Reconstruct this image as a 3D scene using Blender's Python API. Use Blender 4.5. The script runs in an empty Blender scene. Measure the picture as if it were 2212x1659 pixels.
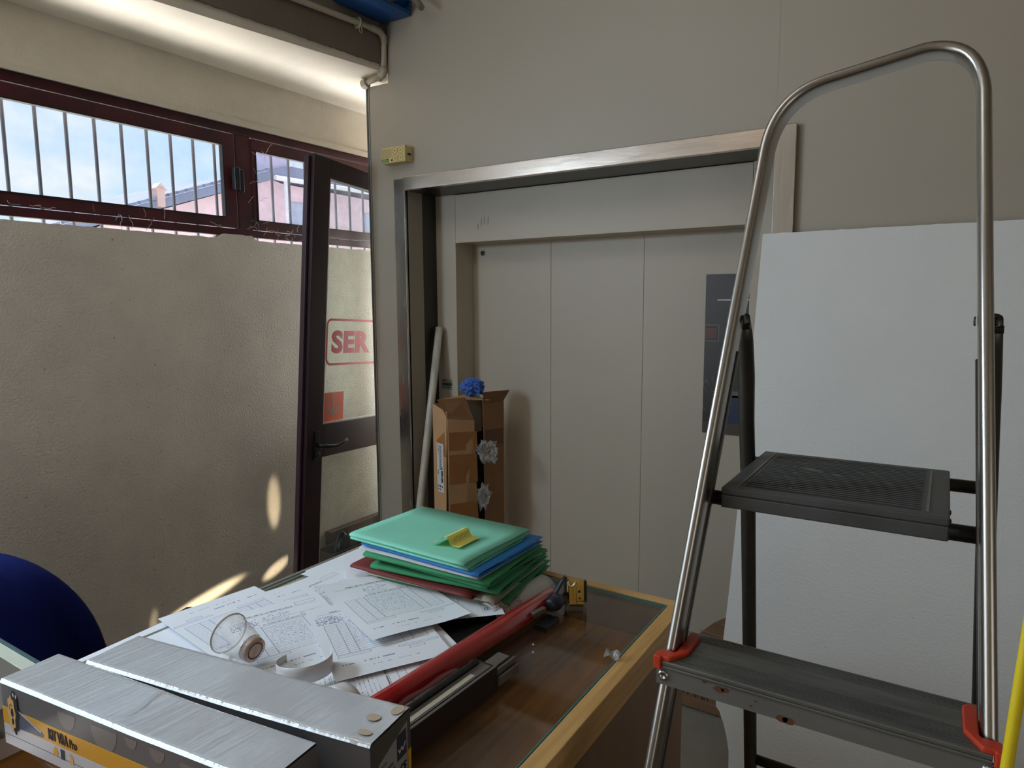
import bpy, bmesh, math, random
from mathutils import Vector, Matrix, noise as mnoise

random.seed(7)
SC = bpy.context.scene
COL = SC.collection
R = math.radians

# ------------------------------------------------------------------ camera
cam_d = bpy.data.cameras.new('camera')
cam_d.sensor_width = 36.0
cam_d.lens = 36.0 * 1470.94 / 2212.0
cam_d.clip_start = 0.02
cam_d.clip_end = 200
cam = bpy.data.objects.new('camera', cam_d)
COL.objects.link(cam)
_pi, _ro, _ya = 0.1193815, -0.005637, 0.5677495
_f = Vector((-math.sin(_ya) * math.cos(_pi), math.cos(_ya) * math.cos(_pi), -math.sin(_pi)))
_r = Vector((math.cos(_ya), math.sin(_ya), 0))
_u = _r.cross(_f)
_r, _u = _r * math.cos(_ro) + _u * math.sin(_ro), -_r * math.sin(_ro) + _u * math.cos(_ro)
cam.matrix_world = Matrix(((_r.x, _u.x, -_f.x, 0), (_r.y, _u.y, -_f.y, 0), (_r.z, _u.z, -_f.z, 1.57), (0, 0, 0, 1)))
SC.camera = cam

# ------------------------------------------------------------------ view
SC.view_settings.view_transform = 'Standard'
SC.view_settings.look = 'None'
SC.view_settings.exposure = 0.0
SC.view_settings.gamma = 1.0
SC.view_settings.use_curve_mapping = False
SC.cycles.use_denoising = True
SC.cycles.max_bounces = 8
SC.cycles.diffuse_bounces = 5
SC.cycles.glossy_bounces = 4
SC.cycles.transmission_bounces = 6
SC.cycles.transparent_max_bounces = 12
SC.cycles.caustics_reflective = False
SC.cycles.caustics_refractive = False
SC.cycles.sample_clamp_indirect = 12.0

# ------------------------------------------------------------------ sky, sun, lamps
world = bpy.data.worlds.new('world')
SC.world = world
world.use_nodes = True
wn, wl = world.node_tree.nodes, world.node_tree.links
wn.clear()
w_out = wn.new('ShaderNodeOutputWorld')
w_bg = wn.new('ShaderNodeBackground')
w_tc = wn.new('ShaderNodeTexCoord')
w_map = wn.new('ShaderNodeMapping')
w_map.inputs['Scale'].default_value = (3.0, 3.0, 7.0)
w_map.inputs['Location'].default_value = (0.4, 1.3, 0.2)
w_n = wn.new('ShaderNodeTexNoise')
w_n.inputs['Scale'].default_value = 1.6
w_n.inputs['Detail'].default_value = 6
w_n.inputs['Roughness'].default_value = 0.55
w_r = wn.new('ShaderNodeValToRGB')
w_r.color_ramp.elements[0].position = 0.42
w_r.color_ramp.elements[0].color = (0.53, 0.70, 0.88, 1)
w_r.color_ramp.elements[1].position = 0.66
w_r.color_ramp.elements[1].color = (0.80, 0.83, 0.86, 1)
wl.new(w_tc.outputs['Generated'], w_map.inputs['Vector'])
wl.new(w_map.outputs['Vector'], w_n.inputs['Vector'])
wl.new(w_n.outputs['Fac'], w_r.inputs['Fac'])
wl.new(w_r.outputs['Color'], w_bg.inputs['Color'])
w_bg.inputs['Strength'].default_value = 1.3
wl.new(w_bg.outputs['Background'], w_out.inputs['Surface'])


def lamp(name, kind, loc, target, energy, color, **kw):
    d = bpy.data.lights.new(name, kind)
    d.energy = energy
    d.color = color
    for k, v in kw.items():
        setattr(d, k, v)
    o = bpy.data.objects.new(name, d)
    COL.objects.link(o)
    o.location = loc
    o.rotation_euler = (Vector(target) - Vector(loc)).to_track_quat('-Z', 'Y').to_euler()
    return o


# the sun stands high outside the left-hand wall
lamp('sun', 'SUN', (-5, 0, 12), (-5 + 2.7, -0.6, 0), 10.0, (1.0, 0.93, 0.82), angle=R(0.6))
# area lamp added on the yard ground to light the soffit from below
lamp('yard_fill_lamp', 'AREA', (-3.35, 1.6, 0.03), (-3.35, 1.6, 3.0), 800.0, (1.0, 0.985, 0.96),
     shape='RECTANGLE', size=1.2, size_y=5.0)
# area lamp added as cool fill for a supposed entrance out of frame
lamp('left_fill_lamp', 'AREA', (-2.55, -1.25, 1.25), (2.0, 0.4, 1.0), 15.0, (0.76, 0.88, 1.0),
     shape='RECTANGLE', size=1.9, size_y=2.1)
# area lamp added on the right to brighten the left wall, shop front invented
lamp('right_fill_lamp', 'AREA', (2.9, -1.0, 1.3), (-2.6, 0.6, 1.2), 20.0, (1.0, 0.97, 0.93),
     shape='RECTANGLE', size=2.6, size_y=2.0)
# area lamp added under the closed hall ceiling as soft fill from above
lamp('overhead_fill_lamp', 'AREA', (-1.55, 0.35, 3.42), (-1.75, 1.3, 0.0), 15.0, (0.95, 0.98, 1.0),
     shape='RECTANGLE', size=1.7, size_y=1.4)
# area lamp added inside the strip window to brighten papers and boxes
lamp('window_fill_lamp', 'AREA', (-2.57, -0.05, 2.09), (-0.9, 0.5, 0.9), 30.0, (0.66, 0.83, 1.0),
     shape='RECTANGLE', size=0.7, size_y=0.28)
# daylight in the passage behind the end of the lift wall
lamp('passage_daylight', 'AREA', (-2.215, 3.50, 1.45), (-2.6, 3.50, 1.45), 62.0, (0.88, 0.95, 1.0),
     shape='RECTANGLE', size=1.1, size_y=1.0)


def glint(name, src, y0, z0, y1, z1, half, energy):
    """spot lamp added to stand in for sun thrown back on to the lower wall"""
    src = Vector(src)
    c = Vector((-2.6, (y0 + y1) / 2, (z0 + z1) / 2))
    al = Vector((0, y1 - y0, z1 - z0)) / 2
    d = c - src
    zz_ = -d.normalized()
    xx = (al - zz_ * al.dot(zz_)); lx = xx.length; xx.normalize()
    yy = zz_.cross(xx)
    o = lamp(name, 'SPOT', src, c, energy, (1.0, 0.84, 0.58), spot_size=2 * math.atan(half / d.length), spot_blend=0.75, shadow_soft_size=0.012)
    o.rotation_euler = Matrix((xx, yy, zz_)).transposed().to_euler()
    o.scale = (lx / half, 1, 1)


glint('glint_spot', (-1.72, 1.65, .12), 1.38, .27, 1.86, .365, .030, 75)
glint('glint_spot', (-1.72, 1.45, .12), 1.91, .295, 2.09, .365, .032, 75)
glint('glint_spot', (-1.80, 1.45, .12), 2.006, .50, 2.004, .79, .034, 60)
glint('glint_spot', (-1.80, 1.60, .12), 1.395, .25, 1.42, .37, .016, 14)


# ------------------------------------------------------------------ helpers: colour and materials
def lin(c):
    out = []
    for v in c[:3]:
        v = v / 255.0
        out.append(v / 12.92 if v <= 0.04045 else ((v + 0.055) / 1.055) ** 2.4)
    return (*out, 1.0)


MATS = {}


def mat(name, rgb, rough=0.6, metal=0.0, var=0.0, vscale=8.0, bump=0.0, bscale=60.0, stretch=(1, 1, 1),
        spec=None, coat=0.0, rvar=0.0, dark=None):
    """principled material: colour with a soft noise variation, fine noise relief, optional dirt colour"""
    if name in MATS:
        return MATS[name]
    m = bpy.data.materials.new(name)
    m.use_nodes = True
    n, l = m.node_tree.nodes, m.node_tree.links
    p = n['Principled BSDF']
    c = lin(rgb)
    p.inputs['Base Color'].default_value = c
    p.inputs['Roughness'].default_value = rough
    p.inputs['Metallic'].default_value = metal
    if spec is not None:
        p.inputs['Specular IOR Level'].default_value = spec
    if coat:
        p.inputs['Coat Weight'].default_value = coat
        p.inputs['Coat Roughness'].default_value = 0.12
    tc = n.new('ShaderNodeTexCoord')
    mp = n.new('ShaderNodeMapping')
    mp.inputs['Scale'].default_value = stretch
    l.new(tc.outputs['Object'], mp.inputs['Vector'])
    if var or dark or rvar:
        t = n.new('ShaderNodeTexNoise')
        t.inputs['Scale'].default_value = vscale
        t.inputs['Detail'].default_value = 5
        t.inputs['Roughness'].default_value = 0.6
        l.new(mp.outputs['Vector'], t.inputs['Vector'])
        if var or dark:
            r = n.new('ShaderNodeValToRGB')
            lo = tuple(x * (1 - var) for x in c[:3]) + (1,)
            if dark:
                lo = lin(dark)
            r.color_ramp.elements[0].position = 0.32
            r.color_ramp.elements[0].color = lo
            r.color_ramp.elements[1].position = 0.62
            r.color_ramp.elements[1].color = tuple(min(1, x * (1 + var * 0.5)) for x in c[:3]) + (1,)
            l.new(t.outputs['Fac'], r.inputs['Fac'])
            l.new(r.outputs['Color'], p.inputs['Base Color'])
        if rvar:
            mr = n.new('ShaderNodeMapRange')
            mr.inputs['To Min'].default_value = max(0.03, rough - rvar)
            mr.inputs['To Max'].default_value = min(1, rough + rvar)
            l.new(t.outputs['Fac'], mr.inputs['Value'])
            l.new(mr.outputs['Result'], p.inputs['Roughness'])
    if bump:
        t2 = n.new('ShaderNodeTexNoise')
        t2.inputs['Scale'].default_value = bscale
        t2.inputs['Detail'].default_value = 4
        l.new(mp.outputs['Vector'], t2.inputs['Vector'])
        b = n.new('ShaderNodeBump')
        b.inputs['Strength'].default_value = bump
        b.inputs['Distance'].default_value = 0.004
        l.new(t2.outputs['Fac'], b.inputs['Height'])
        l.new(b.outputs['Normal'], p.inputs['Normal'])
    MATS[name] = m
    return m


def glass_mat(name, tint=(1, 1, 1), dirt=0.05, dirt_rgb=(225, 225, 220), refl=0.10, tint_mix=1.0, dscale=14.0):
    """clear sheet glass: see-through, mirror reflection by angle, a film of dust"""
    m = bpy.data.materials.new(name)
    m.use_nodes = True
    n, l = m.node_tree.nodes, m.node_tree.links
    n.clear()
    o = n.new('ShaderNodeOutputMaterial')
    tr = n.new('ShaderNodeBsdfTransparent')
    tr.inputs['Color'].default_value = (*tint, 1)
    gl = n.new('ShaderNodeBsdfGlossy')
    gl.inputs['Roughness'].default_value = 0.03
    lw = n.new('ShaderNodeLayerWeight')
    lw.inputs['Blend'].default_value = 0.5
    pw = n.new('ShaderNodeMath'); pw.operation = 'POWER'; pw.inputs[1].default_value = 5.0
    l.new(lw.outputs['Facing'], pw.inputs[0])
    fr = n.new('ShaderNodeMath'); fr.operation = 'MULTIPLY_ADD'
    fr.inputs[1].default_value = 0.95; fr.inputs[2].default_value = 0.04
    l.new(pw.outputs[0], fr.inputs[0])
    mx = n.new('ShaderNodeMixShader')
    l.new(fr.outputs[0], mx.inputs['Fac'])
    l.new(tr.outputs['BSDF'], mx.inputs[1])
    l.new(gl.outputs['BSDF'], mx.inputs[2])
    df = n.new('ShaderNodeBsdfDiffuse')
    df.inputs['Color'].default_value = lin(dirt_rgb)
    tc = n.new('ShaderNodeTexCoord')
    t = n.new('ShaderNodeTexNoise')
    t.inputs['Scale'].default_value = dscale
    t.inputs['Detail'].default_value = 8
    l.new(tc.outputs['Object'], t.inputs['Vector'])
    mr = n.new('ShaderNodeMapRange')
    mr.inputs['From Min'].default_value = 0.35
    mr.inputs['From Max'].default_value = 0.75
    mr.inputs['To Min'].default_value = dirt * 0.5
    mr.inputs['To Max'].default_value = dirt * 2.0
    l.new(t.outputs['Fac'], mr.inputs['Value'])
    m2 = n.new('ShaderNodeMixShader')
    l.new(mr.outputs['Result'], m2.inputs['Fac'])
    l.new(mx.outputs['Shader'], m2.inputs[1])
    l.new(df.outputs['BSDF'], m2.inputs[2])
    l.new(m2.outputs['Shader'], o.inputs['Surface'])
    MATS[name] = m
    return m


def stucco(name, rgb, strength=0.6, scale=90.0, speck=0.0):
    m = mat(name, rgb, rough=0.9, var=0.10, vscale=3.0, spec=0.2)
    n, l = m.node_tree.nodes, m.node_tree.links
    p = n['Principled BSDF']
    tc = [x for x in n if x.type == 'TEX_COORD'][0]
    t = n.new('ShaderNodeTexNoise'); t.inputs['Scale'].default_value = scale; t.inputs['Detail'].default_value = 3
    t.inputs['Roughness'].default_value = 0.65
    l.new(tc.outputs['Object'], t.inputs['Vector'])
    b = n.new('ShaderNodeBump'); b.inputs['Strength'].default_value = strength; b.inputs['Distance'].default_value = 0.006
    l.new(t.outputs['Fac'], b.inputs['Height']); l.new(b.outputs['Normal'], p.inputs['Normal'])
    if speck:
        src = p.inputs['Base Color'].links[0].from_socket
        v = n.new('ShaderNodeTexNoise'); v.inputs['Scale'].default_value = 55; v.inputs['Detail'].default_value = 3
        l.new(tc.outputs['Object'], v.inputs['Vector'])
        r = n.new('ShaderNodeValToRGB'); r.color_ramp.elements[0].position = 0.68; r.color_ramp.elements[1].position = 0.76
        r.color_ramp.elements[0].color = (0, 0, 0, 1); r.color_ramp.elements[1].color = (speck, speck, speck, 1)
        l.new(v.outputs['Fac'], r.inputs['Fac'])
        mx = n.new('ShaderNodeMix'); mx.data_type = 'RGBA'
        mx.inputs['B'].default_value = lin((70, 60, 48))
        l.new(r.outputs['Color'], mx.inputs['Factor']); l.new(src, mx.inputs['A'])
        l.new(mx.outputs['Result'], p.inputs['Base Color'])
    return m


def wood(name, rgb, rgb2, scale=(1, 14, 14), rough=0.45):
    m = mat(name, rgb, rough=rough)
    n, l = m.node_tree.nodes, m.node_tree.links
    p = n['Principled BSDF']
    mp = [x for x in n if x.type == 'MAPPING'][0]
    mp.inputs['Scale'].default_value = scale
    t = n.new('ShaderNodeTexNoise'); t.inputs['Scale'].default_value = 3.0; t.inputs['Detail'].default_value = 8
    t.inputs['Distortion'].default_value = 0.6
    l.new(mp.outputs['Vector'], t.inputs['Vector'])
    r = n.new('ShaderNodeValToRGB')
    r.color_ramp.elements[0].position = 0.3; r.color_ramp.elements[0].color = lin(rgb2)
    r.color_ramp.elements[1].position = 0.65; r.color_ramp.elements[1].color = lin(rgb)
    l.new(t.outputs['Fac'], r.inputs['Fac']); l.new(r.outputs['Color'], p.inputs['Base Color'])
    return m


def streak_metal(name, rgb, rough, stretch, bump=0.25, bscale=30, metal=1.0):
    return mat(name, rgb, rough=rough, metal=metal, var=0.04, vscale=6, bump=bump * .4, bscale=bscale, stretch=stretch, rvar=0.04)


# ---- node maths for printed forms
class NB:
    def __init__(s, m):
        s.n, s.l = m.node_tree.nodes, m.node_tree.links

    def M(s, op, a, b=None, c=None):
        k = s.n.new('ShaderNodeMath'); k.operation = op
        for i, v in enumerate((a, b, c)):
            if v is None:
                continue
            if isinstance(v, (int, float)):
                k.inputs[i].default_value = v
            else:
                s.l.new(v, k.inputs[i])
        return k.outputs[0]

    def band(s, x, a, b):
        return s.M('MULTIPLY', s.M('GREATER_THAN', x, a), s.M('LESS_THAN', x, b))

    def rect(s, x, y, x0, y0, x1, y1):
        return s.M('MULTIPLY', s.band(x, x0, x1), s.band(y, y0, y1))

    def frame(s, x, y, x0, y0, x1, y1, w=0.0022):
        return s.M('MULTIPLY', s.rect(x, y, x0 - w, y0 - w, x1 + w, y1 + w),
                   s.M('SUBTRACT', 1.0, s.rect(x, y, x0 + w, y0 + w, x1 - w, y1 - w)))

    def any(s, lst):
        o = lst[0]
        for q in lst[1:]:
            o = s.M('MAXIMUM', o, q)
        return o


def form_mat(name, ink, kind, paper=(236, 239, 244)):
    m = mat(name, paper, rough=0.75, var=0.02, vscale=5)
    nb = NB(m)
    n, l = nb.n, nb.l
    p = n['Principled BSDF']
    src = p.inputs['Base Color'].links[0].from_socket
    uv = n.new('ShaderNodeUVMap')
    sp = n.new('ShaderNodeSeparateXYZ')
    l.new(uv.outputs['UV'], sp.inputs['Vector'])
    x, y = sp.outputs['X'], nb.M('MULTIPLY', sp.outputs['Y'], 1.414)

    def txt(x0, y0, x1, y1, pitch, dens=0.5, fill=0.5, freq=95):
        """rows of broken strokes that read as small type"""
        row = nb.M('FLOOR', nb.M('DIVIDE', y, pitch))
        ph = nb.M('FRACT', nb.M('DIVIDE', y, pitch))
        inr = nb.M('LESS_THAN', ph, fill)
        t = n.new('ShaderNodeTexWhiteNoise'); t.noise_dimensions = '2D'
        cx = nb.M('FLOOR', nb.M('MULTIPLY', x, freq))
        cb = n.new('ShaderNodeCombineXYZ')
        l.new(cx, cb.inputs['X']); l.new(row, cb.inputs['Y']); l.new(cb.outputs[0], t.inputs['Vector'])
        on = nb.M('LESS_THAN', t.outputs['Value'], dens)
        return nb.M('MULTIPLY', nb.M('MULTIPLY', inr, on), nb.rect(x, y, x0, y0, x1, y1))

    def rules(x0, y0, x1, y1, pitch, w=0.12):
        ph = nb.M('FRACT', nb.M('DIVIDE', nb.M('SUBTRACT', y, y0), pitch))
        return nb.M('MULTIPLY', nb.M('LESS_THAN', ph, w), nb.rect(x, y, x0, y0, x1, y1))
    L = []
    if kind in ('table', 'stamp'):
        L += [nb.frame(x, y, .72, 1.27, .92, 1.33), txt(.2, 1.25, .68, 1.275, .012, .75, .8, 80),
              nb.rect(x, y, .08, 1.235, .92, 1.239), txt(.35, 1.1, .62, 1.2, .022, .5, .35),
              nb.frame(x, y, .38, 1.045, .58, 1.075), nb.frame(x, y, .70, 1.045, .84, 1.075),
              nb.frame(x, y, .33, 1.0, .92, 1.022), txt(.34, 1.004, .9, 1.018, .014, .6, .7),
              nb.frame(x, y, .10, .40, .92, .985), nb.rect(x, y, .208, .40, .213, .985), nb.rect(x, y, .295, .40, .301, .985),
              nb.rect(x, y, .69, .40, .695, .985), nb.rect(x, y, .78, .40, .785, .985),
              rules(.10, .40, .92, .985, .0345, .09), txt(.31, .5, .66, .95, .0345, .34, .26, 170),
              nb.frame(x, y, .10, .35, .38, .385), nb.frame(x, y, .62, .31, .98, .335), nb.frame(x, y, .70, .255, .84, .29),
              txt(.1, .2, .55, .225, .03, .7, .5, 70), txt(.3, .12, .75, .14, .025, .35, .3)]
        if kind == 'stamp':
            L += [txt(.05, 1.02, .3, 1.2, .03, .6, .55, 90), nb.rect(x, y, .08, 1.09, .92, 1.093)]
    elif kind == 'letter':
        L += [nb.frame(x, y, .1, 1.22, .6, 1.29), nb.frame(x, y, .6, 1.22, .9, 1.29), txt(.63, 1.235, .78, 1.275, .02, .6, .5),
              nb.M('MULTIPLY', nb.rect(x, y, .82, 1.235, .88, 1.28), nb.M('SUBTRACT', 1.0, nb.rect(x, y, .84, 1.248, .862, 1.268))),
              txt(.15, 1.12, .55, 1.145, .02, .75, .7, 70), txt(.1, .2, .9, 1.05, .036, .4, .2, 130),
              nb.rect(x, y, .08, .7, .92, .703), nb.rect(x, y, .08, .42, .92, .423)]
    elif kind == 'plain':
        L += [txt(.1, 1.0, .5, 1.25, .05, .4, .25, 90), nb.rect(x, y, .1, .9, .7, .903), txt(.3, .3, .8, .5, .05, .3, .25, 90)]
    elif kind == 'leaflet':
        L += [nb.frame(x, y, .08, .06, .24, .22, .012), nb.rect(x, y, .06, .25, .5, .265), txt(.3, .05, .55, .24, .03, .6, .6, 60),
              txt(.08, .3, .8, .6, .03, .6, .5, 90)]
    mask = nb.any(L)
    mx = n.new('ShaderNodeMix'); mx.data_type = 'RGBA'
    mx.inputs['B'].default_value = lin(ink)
    l.new(nb.M('MULTIPLY', mask, 0.80), mx.inputs['Factor'])
    l.new(src, mx.inputs['A'])
    l.new(mx.outputs['Result'], p.inputs['Base Color'])
    return m


# ------------------------------------------------------------------ helpers: geometry
ORG = {}


def bx(bm, c, s, M=None, off=None):
    """box of size s at c, optional rotation matrix M about c"""
    c = Vector(c)
    vs = []
    for i in (-.5, .5):
        for j in (-.5, .5):
            for k in (-.5, .5):
                v = Vector((i * s[0], j * s[1], k * s[2]))
                if M is not None:
                    v = M @ v
                vs.append(bm.verts.new(c + v))
    for f in ((0, 1, 3, 2), (4, 6, 7, 5), (0, 4, 5, 1), (2, 3, 7, 6), (0, 2, 6, 4), (1, 5, 7, 3)):
        bm.faces.new([vs[i] for i in f])
    return vs


def b2(bm, lo, hi):
    lo, hi = Vector(lo), Vector(hi)
    return bx(bm, (lo + hi) / 2, hi - lo)


def frame_of(d, up=Vector((0, 0, 1))):
    d = Vector(d).normalized()
    if abs(d.dot(up)) > .98:
        up = Vector((1, 0, 0))
    a = up.cross(d).normalized()
    b = d.cross(a).normalized()
    return a, b


def cyl(bm, p0, p1, r0, r1=None, n=16, cap=True):
    p0, p1 = Vector(p0), Vector(p1)
    r1 = r0 if r1 is None else r1
    a, b = frame_of(p1 - p0)
    rings = []
    for p, r in ((p0, r0), (p1, r1)):
        rings.append([bm.verts.new(p + (a * math.cos(2 * math.pi * i / n) + b * math.sin(2 * math.pi * i / n)) * r) for i in range(n)])
    for i in range(n):
        bm.faces.new((rings[0][i], rings[0][(i + 1) % n], rings[1][(i + 1) % n], rings[1][i]))
    if cap:
        bm.faces.new(rings[0][::-1]); bm.faces.new(rings[1])
    return rings


def lathe(bm, p0, axis, prof, n=24, close=False):
    """prof: list of (distance along the axis, radius)"""
    p0, axis = Vector(p0), Vector(axis).normalized()
    a, b = frame_of(axis)
    rings = []
    for d, r in prof:
        rings.append([bm.verts.new(p0 + axis * d + (a * math.cos(2 * math.pi * i / n) + b * math.sin(2 * math.pi * i / n)) * r) for i in range(n)])
    for q in range(len(rings) - 1):
        for i in range(n):
            bm.faces.new((rings[q][i], rings[q][(i + 1) % n], rings[q + 1][(i + 1) % n], rings[q + 1][i]))
    if close:
        bm.faces.new(rings[0][::-1]); bm.faces.new(rings[-1])
    return rings


def tube(bm, pts, w, d=None, n=12, side=None, cap=True, scale=None):
    """swept tube; cross-section is an ellipse of half-widths w (along side) and d"""
    pts = [Vector(p) for p in pts]
    d = w if d is None else d
    rings = []
    pa = None
    for i, p in enumerate(pts):
        t = (pts[min(i + 1, len(pts) - 1)] - pts[max(i - 1, 0)]).normalized()
        if side is not None:
            a = Vector(side(i) if callable(side) else side)
            a = (a - t * a.dot(t)).normalized()
        elif pa is None:
            a, _ = frame_of(t)
        else:
            a = (pa - t * pa.dot(t)).normalized()
        pa = a
        b = t.cross(a)
        s = scale[i] if scale else 1.0
        rings.append([bm.verts.new(p + a * math.cos(2 * math.pi * k / n) * w * s + b * math.sin(2 * math.pi * k / n) * d * s) for k in range(n)])
    for q in range(len(rings) - 1):
        for k in range(n):
            bm.faces.new((rings[q][k], rings[q][(k + 1) % n], rings[q + 1][(k + 1) % n], rings[q + 1][k]))
    if cap:
        bm.faces.new(rings[0][::-1]); bm.faces.new(rings[-1])


def prism(bm, poly, fn0, fn1):
    """poly of 2-D points; fn0 / fn1 place a 2-D point on the two end faces"""
    a = [bm.verts.new(fn0(p)) for p in poly]
    b = [bm.verts.new(fn1(p)) for p in poly]
    bm.faces.new(a[::-1]); bm.faces.new(b)
    for i in range(len(poly)):
        j = (i + 1) % len(poly)
        bm.faces.new((a[i], a[j], b[j], b[i]))


def grid(bm, fn, nu, nv, uv=True):
    vs = [[bm.verts.new(fn(i / nu, j / nv)) for j in range(nv + 1)] for i in range(nu + 1)]
    lay = bm.loops.layers.uv.verify() if uv else None
    for i in range(nu):
        for j in range(nv):
            f = bm.faces.new((vs[i][j], vs[i + 1][j], vs[i + 1][j + 1], vs[i][j + 1]))
            if uv:
                for lp, (p, q) in zip(f.loops, ((i, j), (i + 1, j), (i + 1, j + 1), (i, j + 1))):
                    lp[lay].uv = (p / nu, q / nv)
    return vs


def obj(name, bm, m, parent=None, smooth=False, bevel=0.0, solid=0.0, org=None, kind=None, label=None):
    """link a bmesh written in room coordinates as one mesh object"""
    if bevel == 0 or True:
        bmesh.ops.recalc_face_normals(bm, faces=bm.faces[:])
    if org is None:
        if parent is not None:
            org = ORG[parent.name]
        else:
            xs = [v.co for v in bm.verts]
            org = Vector((sum(v.x for v in xs) / len(xs), sum(v.y for v in xs) / len(xs), min(v.z for v in xs)))
    for v in bm.verts:
        v.co -= org
    if smooth:
        for f in bm.faces:
            f.smooth = True
    me = bpy.data.meshes.new(name)
    bm.to_mesh(me)
    bm.free()
    o = bpy.data.objects.new(name, me)
    COL.objects.link(o)
    for k in (m if isinstance(m, (list, tuple)) else [m]):
        me.materials.append(k)
    if parent is not None:
        o.parent = parent
        o.location = (0, 0, 0)
    else:
        o.location = org
    ORG[o.name] = Vector(org)
    if solid:
        s = o.modifiers.new('thickness', 'SOLIDIFY'); s.thickness = solid; s.offset = 0
    if bevel:
        b = o.modifiers.new('bevel', 'BEVEL'); b.width = bevel; b.segments = 2; b.limit_method = 'ANGLE'; b.angle_limit = R(35)
    if kind:
        o['kind'] = kind
    if label:
        o['label'] = label
    return o


def thing(name, label, cat, loc, group=None):
    o = bpy.data.objects.new(name, None)
    COL.objects.link(o)
    o.empty_display_size = 0.05
    o.location = loc
    ORG[o.name] = Vector(loc)
    if label:
        o['label'] = label
    if cat:
        o['category'] = cat
    if group:
        o['group'] = group
    return o


def tag(o, label, cat, group=None):
    o['label'] = label
    o['category'] = cat
    if group:
        o['group'] = group
    return o


def struct(o):
    o['kind'] = 'structure'
    return o


def BM():
    return bmesh.new()


def boxo(name, lo, hi, m, parent=None, bevel=0.0, **kw):
    bm = BM(); b2(bm, lo, hi)
    return obj(name, bm, m, parent, bevel=bevel, **kw)


def text(name, s, size, place, m, parent, bold=0.0, depth=0.0004, align='LEFT', spacing=1.0, sx=1.0):
    """lettering as geometry; place maps (x, y, z-out) of the text plane to the room"""
    c = bpy.data.curves.new(name, 'FONT')
    c.body = s; c.size = size; c.align_x = align; c.offset = bold; c.extrude = depth; c.space_character = spacing
    c.resolution_u = 4
    t = bpy.data.objects.new(name, c)
    COL.objects.link(t)
    me = bpy.data.meshes.new_from_object(t)
    bpy.data.objects.remove(t)
    bm = BM(); bm.from_mesh(me); bpy.data.meshes.remove(me)
    for v in bm.verts:
        v.co = place(v.co.x * sx, v.co.y, v.co.z + depth)
    return obj(name, bm, m, parent)


# ------------------------------------------------------------------ materials
m_wall = stucco('stucco_plaster', (212, 203, 190), 0.75, 110, 0.5)
m_lintel = stucco('rough_plaster', (212, 204, 190), 0.45, 90)
m_ceil = stucco('cream_soffit_plaster', (222, 212, 196), 0.12, 40)
m_conc = stucco('grey_concrete', (118, 108, 96), 0.5, 45)
m_hall = mat('hall_plaster', (178, 168, 150), rough=0.9, var=0.05)
m_panel = mat('coated_wall_panel', (170, 161, 146), rough=0.45, var=0.03, vscale=1.2, bump=0.02, bscale=300)
m_floor = mat('floor_screed', (140, 132, 120), rough=0.6, var=0.15, vscale=4)
m_steel = streak_metal('brushed_steel_trim', (232, 218, 204), 0.24, (1, 1, 14), 0.10, 14)
m_steel_v = streak_metal('brushed_steel_jamb', (190, 186, 180), 0.26, (14, 14, 1), 0.10, 14)
m_lift = mat('lift_door_coating', (186, 175, 158), rough=0.5, metal=0.0, var=0.03, vscale=2)
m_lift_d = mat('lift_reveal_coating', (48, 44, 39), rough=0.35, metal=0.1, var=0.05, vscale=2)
m_burg = mat('burgundy_aluminium', (78, 28, 36), rough=0.38, var=0.18, vscale=7, bump=0.05, bscale=120, dark=(52, 26, 34))
m_leaf = mat('dark_aubergine_aluminium', (40, 20, 27), rough=0.40, var=0.08, vscale=5)
m_blackpl = mat('black_plastic', (24, 24, 26), rough=0.4)
m_gun = mat('gunmetal_latch', (52, 54, 62), rough=0.35, metal=0.5)
g_win = glass_mat('window_glass', (0.97, 0.99, 1.0), 0.03, (240, 240, 255))
g_win2 = glass_mat('dusty_window_glass', (0.95, 0.97, 1.0), 0.10, (240, 240, 255))
g_leaf = glass_mat('leaf_glass', (0.96, 0.985, 0.975), 0.035, (205, 212, 205))
g_top = glass_mat('counter_glass', (0.975, 0.985, 0.98), 0.02, (190, 180, 165), dscale=9)
g_edge = mat('glass_cut_edge', (60, 112, 108), rough=0.15, spec=0.8)
m_red = mat('red_enamel', (168, 14, 22), rough=0.22, spec=0.6, coat=1.0)
m_signred = mat('red_sign_vinyl', (186, 18, 38), rough=0.5)
m_orange = mat('orange_sticker', (206, 84, 34), rough=0.5)
m_greyvin = mat('grey_arrow_vinyl', (150, 122, 105), rough=0.5)
m_birch = wood('birch_edging', (214, 172, 108), (188, 142, 80), (2, 2, 16))
m_birch_y = wood('birch_edging_long', (214, 172, 108), (186, 140, 78), (16, 1.2, 16))
m_side = wood('brown_laminate', (132, 102, 76), (118, 90, 66), (6, 6, 1), 0.5)
m_tray = wood('oak_tray', (168, 112, 50), (136, 86, 34), (22, 1.0, 8), 0.5)
m_traywall = wood('oak_tray_side', (122, 92, 64), (108, 80, 54), (9, 9, 1), 0.5)
m_pale = mat('pale_green_edging', (196, 202, 184), rough=0.4)
m_alu = streak_metal('aluminium_tube', (176, 172, 166), 0.30, (8, 8, 1), 0.08, 12)
m_alud = mat('dull_aluminium', (92, 88, 82), rough=0.42, metal=0.9, var=0.15, vscale=8)
m_rod = mat('dark_steel_rod', (62, 58, 52), rough=0.45, metal=0.6, var=0.3, vscale=30)
m_tread = mat('ribbed_aluminium_tread', (126, 126, 122), rough=0.42, metal=0.7, var=0.22, vscale=9, stretch=(1, 6, 1))
m_plate = mat('tread_front_plate', (150, 150, 148), rough=0.40, metal=0.75, var=0.10, vscale=10)
m_plat = mat('grey_plastic_platform', (70, 71, 70), rough=0.48, var=0.25, vscale=12, stretch=(1, 5, 1))
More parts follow.
